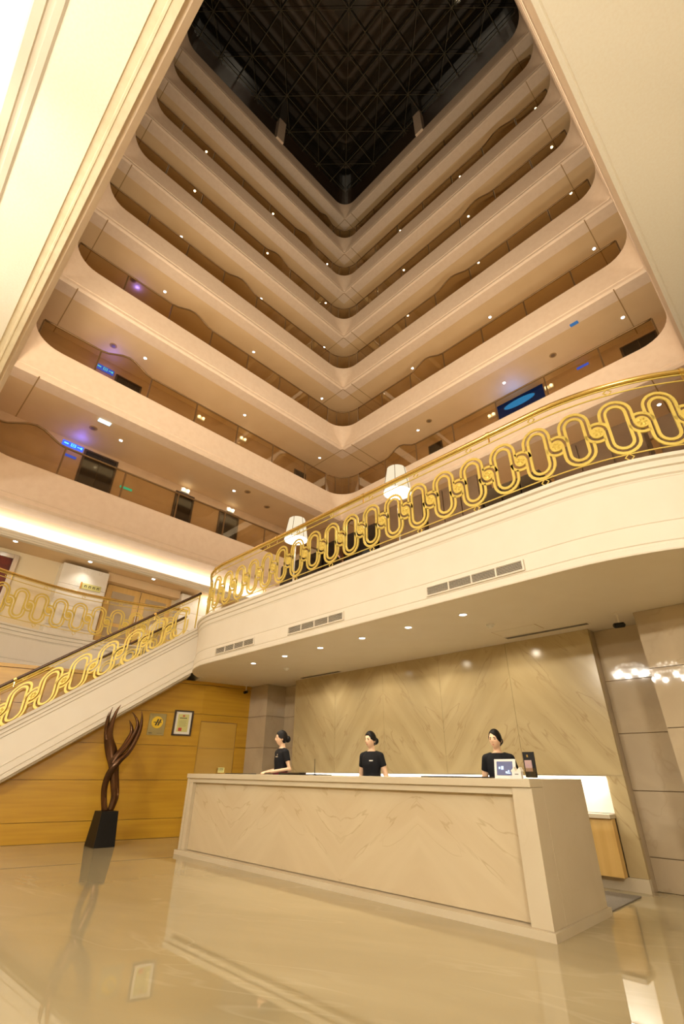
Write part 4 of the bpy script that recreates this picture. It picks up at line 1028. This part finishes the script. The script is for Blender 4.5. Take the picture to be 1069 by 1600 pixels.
def hand(mb, wrist, fwd, palm_n, side_v, s=1.0):
    w_ = Vector(wrist); f = Vector(fwd).normalized(); sv = Vector(side_v).normalized(); pn_ = Vector(palm_n).normalized()
    # palm
    R = []
    for d, a, b in ((0, .022, .016), (.03, .034, .017), (.06, .040, .016), (.085, .038, .013)):
        c = w_+f*d*s
        R.append([c+sv*(a*s*math.cos(2*PI*k/12))+pn_*(b*s*math.sin(2*PI*k/12)) for k in range(12)])
    mb.loft(R)
    for i, (o, L) in enumerate(((-.030, .062), (-.010, .072), (.010, .068), (.029, .052))):
        b0 = w_+f*.078*s+sv*o*s
        b1 = b0+(f*.9+sv*o*2-pn_*-.15)*L*.5*s; b2 = b1+(f*.75+pn_*.6)*L*.32*s; b3 = b2+(f*.5+pn_*.85)*L*.22*s
        mb.tube([b0, b1, b2, b3], [.0085*s, .008*s, .0075*s, .006*s], 8); mb.ball(b3, .006*s, 8, 6)
    t0 = w_+f*.025*s-sv*.028*s; t1 = t0+(f*.6-sv*.8)*.035*s; t2 = t1+(f*.95-sv*.2+pn_*.2)*.03*s
    mb.tube([t0, t1, t2], [.012*s, .0095*s, .007*s], 8); mb.ball(t2, .007*s, 8, 6)

def person(x, y, z0, height, yaw, head_yaw, pose, label, extras):
    s = height/1.63
    root = thing('person', label, 'person', (x, y, z0))
    Rz = Matrix.Rotation(yaw, 3, 'Z'); Hz = Matrix.Rotation(head_yaw, 3, 'Z')
    HC = Vector((0, -.025, 1.505))
    body = MB()
    # trunk of the body
    body.loft([ring_ell((0, 0, z), a, b) for z, a, b in ((.80, .150, .105), (.90, .155, .11), (1.0, .125, .092), (1.08, .118, .088), (1.18, .135, .098), (1.26, .140, .095), (1.32, .135, .078), (1.35, .075, .06), (1.37, .05, .05))])
    body.tube([(0, .012, 1.34), (0, .0, 1.40), (0, -.012, 1.46)], [.052, .045, .045], 14)
    for sx in (-1, 1):
        limb(body, [(sx*.085, 0, .82), (sx*.085, -.01, .47), (sx*.075, .01, .10)], [.082, .056, .038])
        body.ball((sx*.075, -.05, .045), (.036, .105, .04), 12, 8)
    arms = []
    for sx in (-1, 1):
        sh = Vector((sx*.146, 0, 1.285))
        if pose == 'rest':
            el = Vector((sx*.205, .05, 1.06)); wr = Vector((sx*.075, -.19, (1.142-z0)/s)); fd = Vector((-sx*.35, -.9, -.05)); pn_ = Vector((0, 0, -1)); sv = Vector((-sx*.9, .35, 0))*1
        elif pose == 'down':
            el = Vector((sx*.215, .04, 1.04)); wr = Vector((sx*.20, -.10, .84)); fd = Vector((0, -.35, -.95)); pn_ = Vector((-sx, 0, 0)); sv = Vector((0, -.95, .35))
        limb(body, [sh, el, wr], [.048, .036, .025]); arms.append((sh, el, wr))
        hand(body, wr, fd, pn_, sv)
    hp = []
    nt, npn = 22, 28
    hd = MB(); rings = []
    for i in range(1, nt):
        rings.append([Hz @ Vector(head_pt(PI*i/nt, 2*PI*k/npn))+HC for k in range(npn)])
    hd.loft(rings)
    for sx in (-1, 1): hd.ball(Hz @ Vector((sx*.070, .012, -.012))+HC, (.010, .016, .028), 10, 7)
    body.add(hd.v, hd.f)
    T = lambda p: (Rz @ (Vector(p)*s))+Vector((x, y, z0))
    body.v = [T(p) for p in body.v]
    me = fuse(body, .0065, 2); me.materials.clear(); me.materials.append(MATS['skin'])
    bo = bpy.data.objects.new('body', me); COL.objects.link(bo); adopt(bo, root)
    for p in me.polygons: p.use_smooth = True
    # clothing
    cl_ = MB()
    cl_.loft([ring_ell((0, 0, z), a, b) for z, a, b in ((.90, .168, .125), (1.0, .142, .108), (1.08, .134, .104), (1.18, .150, .114), (1.25, .152, .108), (1.29, .150, .098), (1.322, .122, .085), (1.345, .092, .074), (1.356, .078, .066))])
    for sh, el, wr in arms:
        k_ = .52; mid = sh.lerp(el, k_)
        cl_.tube([Vector((sh.x*.45, 0, 1.318)), sh+Vector((0, 0, .006))], [.052, .058], 14); cl_.tube([sh, sh.lerp(el, .25), mid], [.060, .056, .053], 14); cl_.ball(sh+Vector((0, 0, .004)), .060, 12, 8)
    cl_.v = [T(p) for p in cl_.v]
    mc = fuse(cl_, .008, 3); mc.materials.clear(); mc.materials.append(MATS['cloth'])
    co = bpy.data.objects.new('blouse', mc); COL.objects.link(co); adopt(co, root)
    for p in mc.polygons: p.use_smooth = True
    sk = MB().loft([[T(q) for q in ring_ell((0, 0, z), a, b)] for z, a, b in ((.52, .165, .13), (.70, .178, .14), (.86, .178, .135), (.95, .158, .12), (.985, .150, .114))]); sk.build('skirt', 'cloth', root, True)
    if 'belt' in extras:
        MB().loft([[T(q) for q in ring_ell((0, 0, z), .158, .122)] for z in (.985, 1.015)]).build('belt', 'belt', root, True)
    MB().obox(T((.035, -.117, 1.225)), Rz @ Vector((.055*s, .010*s, 0)), Rz @ Vector((0, -.006, 0)), (0, 0, .016*s)).build('name_badge', 'silver', root)
    if 'pin' in extras:
        MB().obox(T((.075, -.113, 1.25)), Rz @ Vector((.012*s, .002, 0)), Rz @ Vector((0, -.006, 0)), (0, 0, .022*s)).build('pin', 'silver', root)
    # hair: a cap that dips inside the head over the face, with a bun
    hr = MB(); rings = []
    nt2, np2 = 26, 40
    for i in range(1, nt2):
        row = []
        for k in range(np2):
            th, ph = PI*i/nt2, 2*PI*k/np2
            q = Vector(head_pt(th, ph)); xx, yy, zz = math.sin(th)*math.cos(ph), math.sin(th)*math.sin(ph), math.cos(th)
            line = .54-1.15*max(0, abs(xx)-.5)-(.28*xx if 'swept' in extras else .10*xx)   # hair line in front
            inhair = zz > line if yy < -.35 else zz > min(line, .10-1.0*(yy+.35))
            if zz < -.66: inhair = False
            row.append(Hz @ (q*(1.15 if inhair else .88)) + HC)
        rings.append(row)
    hr.loft(rings)
    hr.ball(Hz @ Vector((0, .108, -.01))+HC, (.056, .046, .052), 14, 10)
    hr.v = [T(p) for p in hr.v]
    hm = fuse(hr, .006, 2); hm.materials.clear(); hm.materials.append(MATS['hair'])
    ho = bpy.data.objects.new('hair', hm); COL.objects.link(ho); adopt(ho, root)
    for p in hm.polygons: p.use_smooth = True
    # face details
    def face_pt(u, v, out=.001):
        th = math.acos(v); ph = -PI/2+u
        q = Vector(head_pt(th, ph)); return Hz @ (q+Vector((0, -out, 0)))+HC
    for sx in (-1, 1):
        mb = MB(); c = face_pt(sx*.38, .03, .0)
        mb.ball(c, (.013, .007, .0065), 10, 6); mb.v = [T(p) for p in mb.v]; mb.build('eye', 'hair', root, True)
        mb = MB(); mb.tube([face_pt(sx*(.18+.1*j), .165+.02*math.sin(j*.8), .0015) for j in range(5)], [.003, .0042, .0042, .0036, .0016], 6); mb.v = [T(p) for p in mb.v]; mb.build('eyebrow', 'hair', root, True)
    mb = MB(); mb.tube([face_pt(-.24+.06*j, -.53+.012*math.cos((j-4)*.6), .001) for j in range(9)], [.001, .003, .0048, .0055, .005, .0055, .0048, .003, .001], 8); mb.v = [T(p) for p in mb.v]; mb.build('lips', 'lips', root, True)
    return root
person(-7.10, 5.66, .08, 1.70, -.25, -.30, 'rest', 'receptionist in a black blouse and red belt resting both hands on the desk', ('belt', 'pin'))
person(-5.12, 5.74, .08, 1.605, .15, -.15, 'down', 'receptionist in a black blouse standing at the middle of the desk', ())
person(-3.12, 5.74, .08, 1.54, .25, -.15, 'down', 'receptionist in black with side-swept hair behind the tablet display', ('swept',))
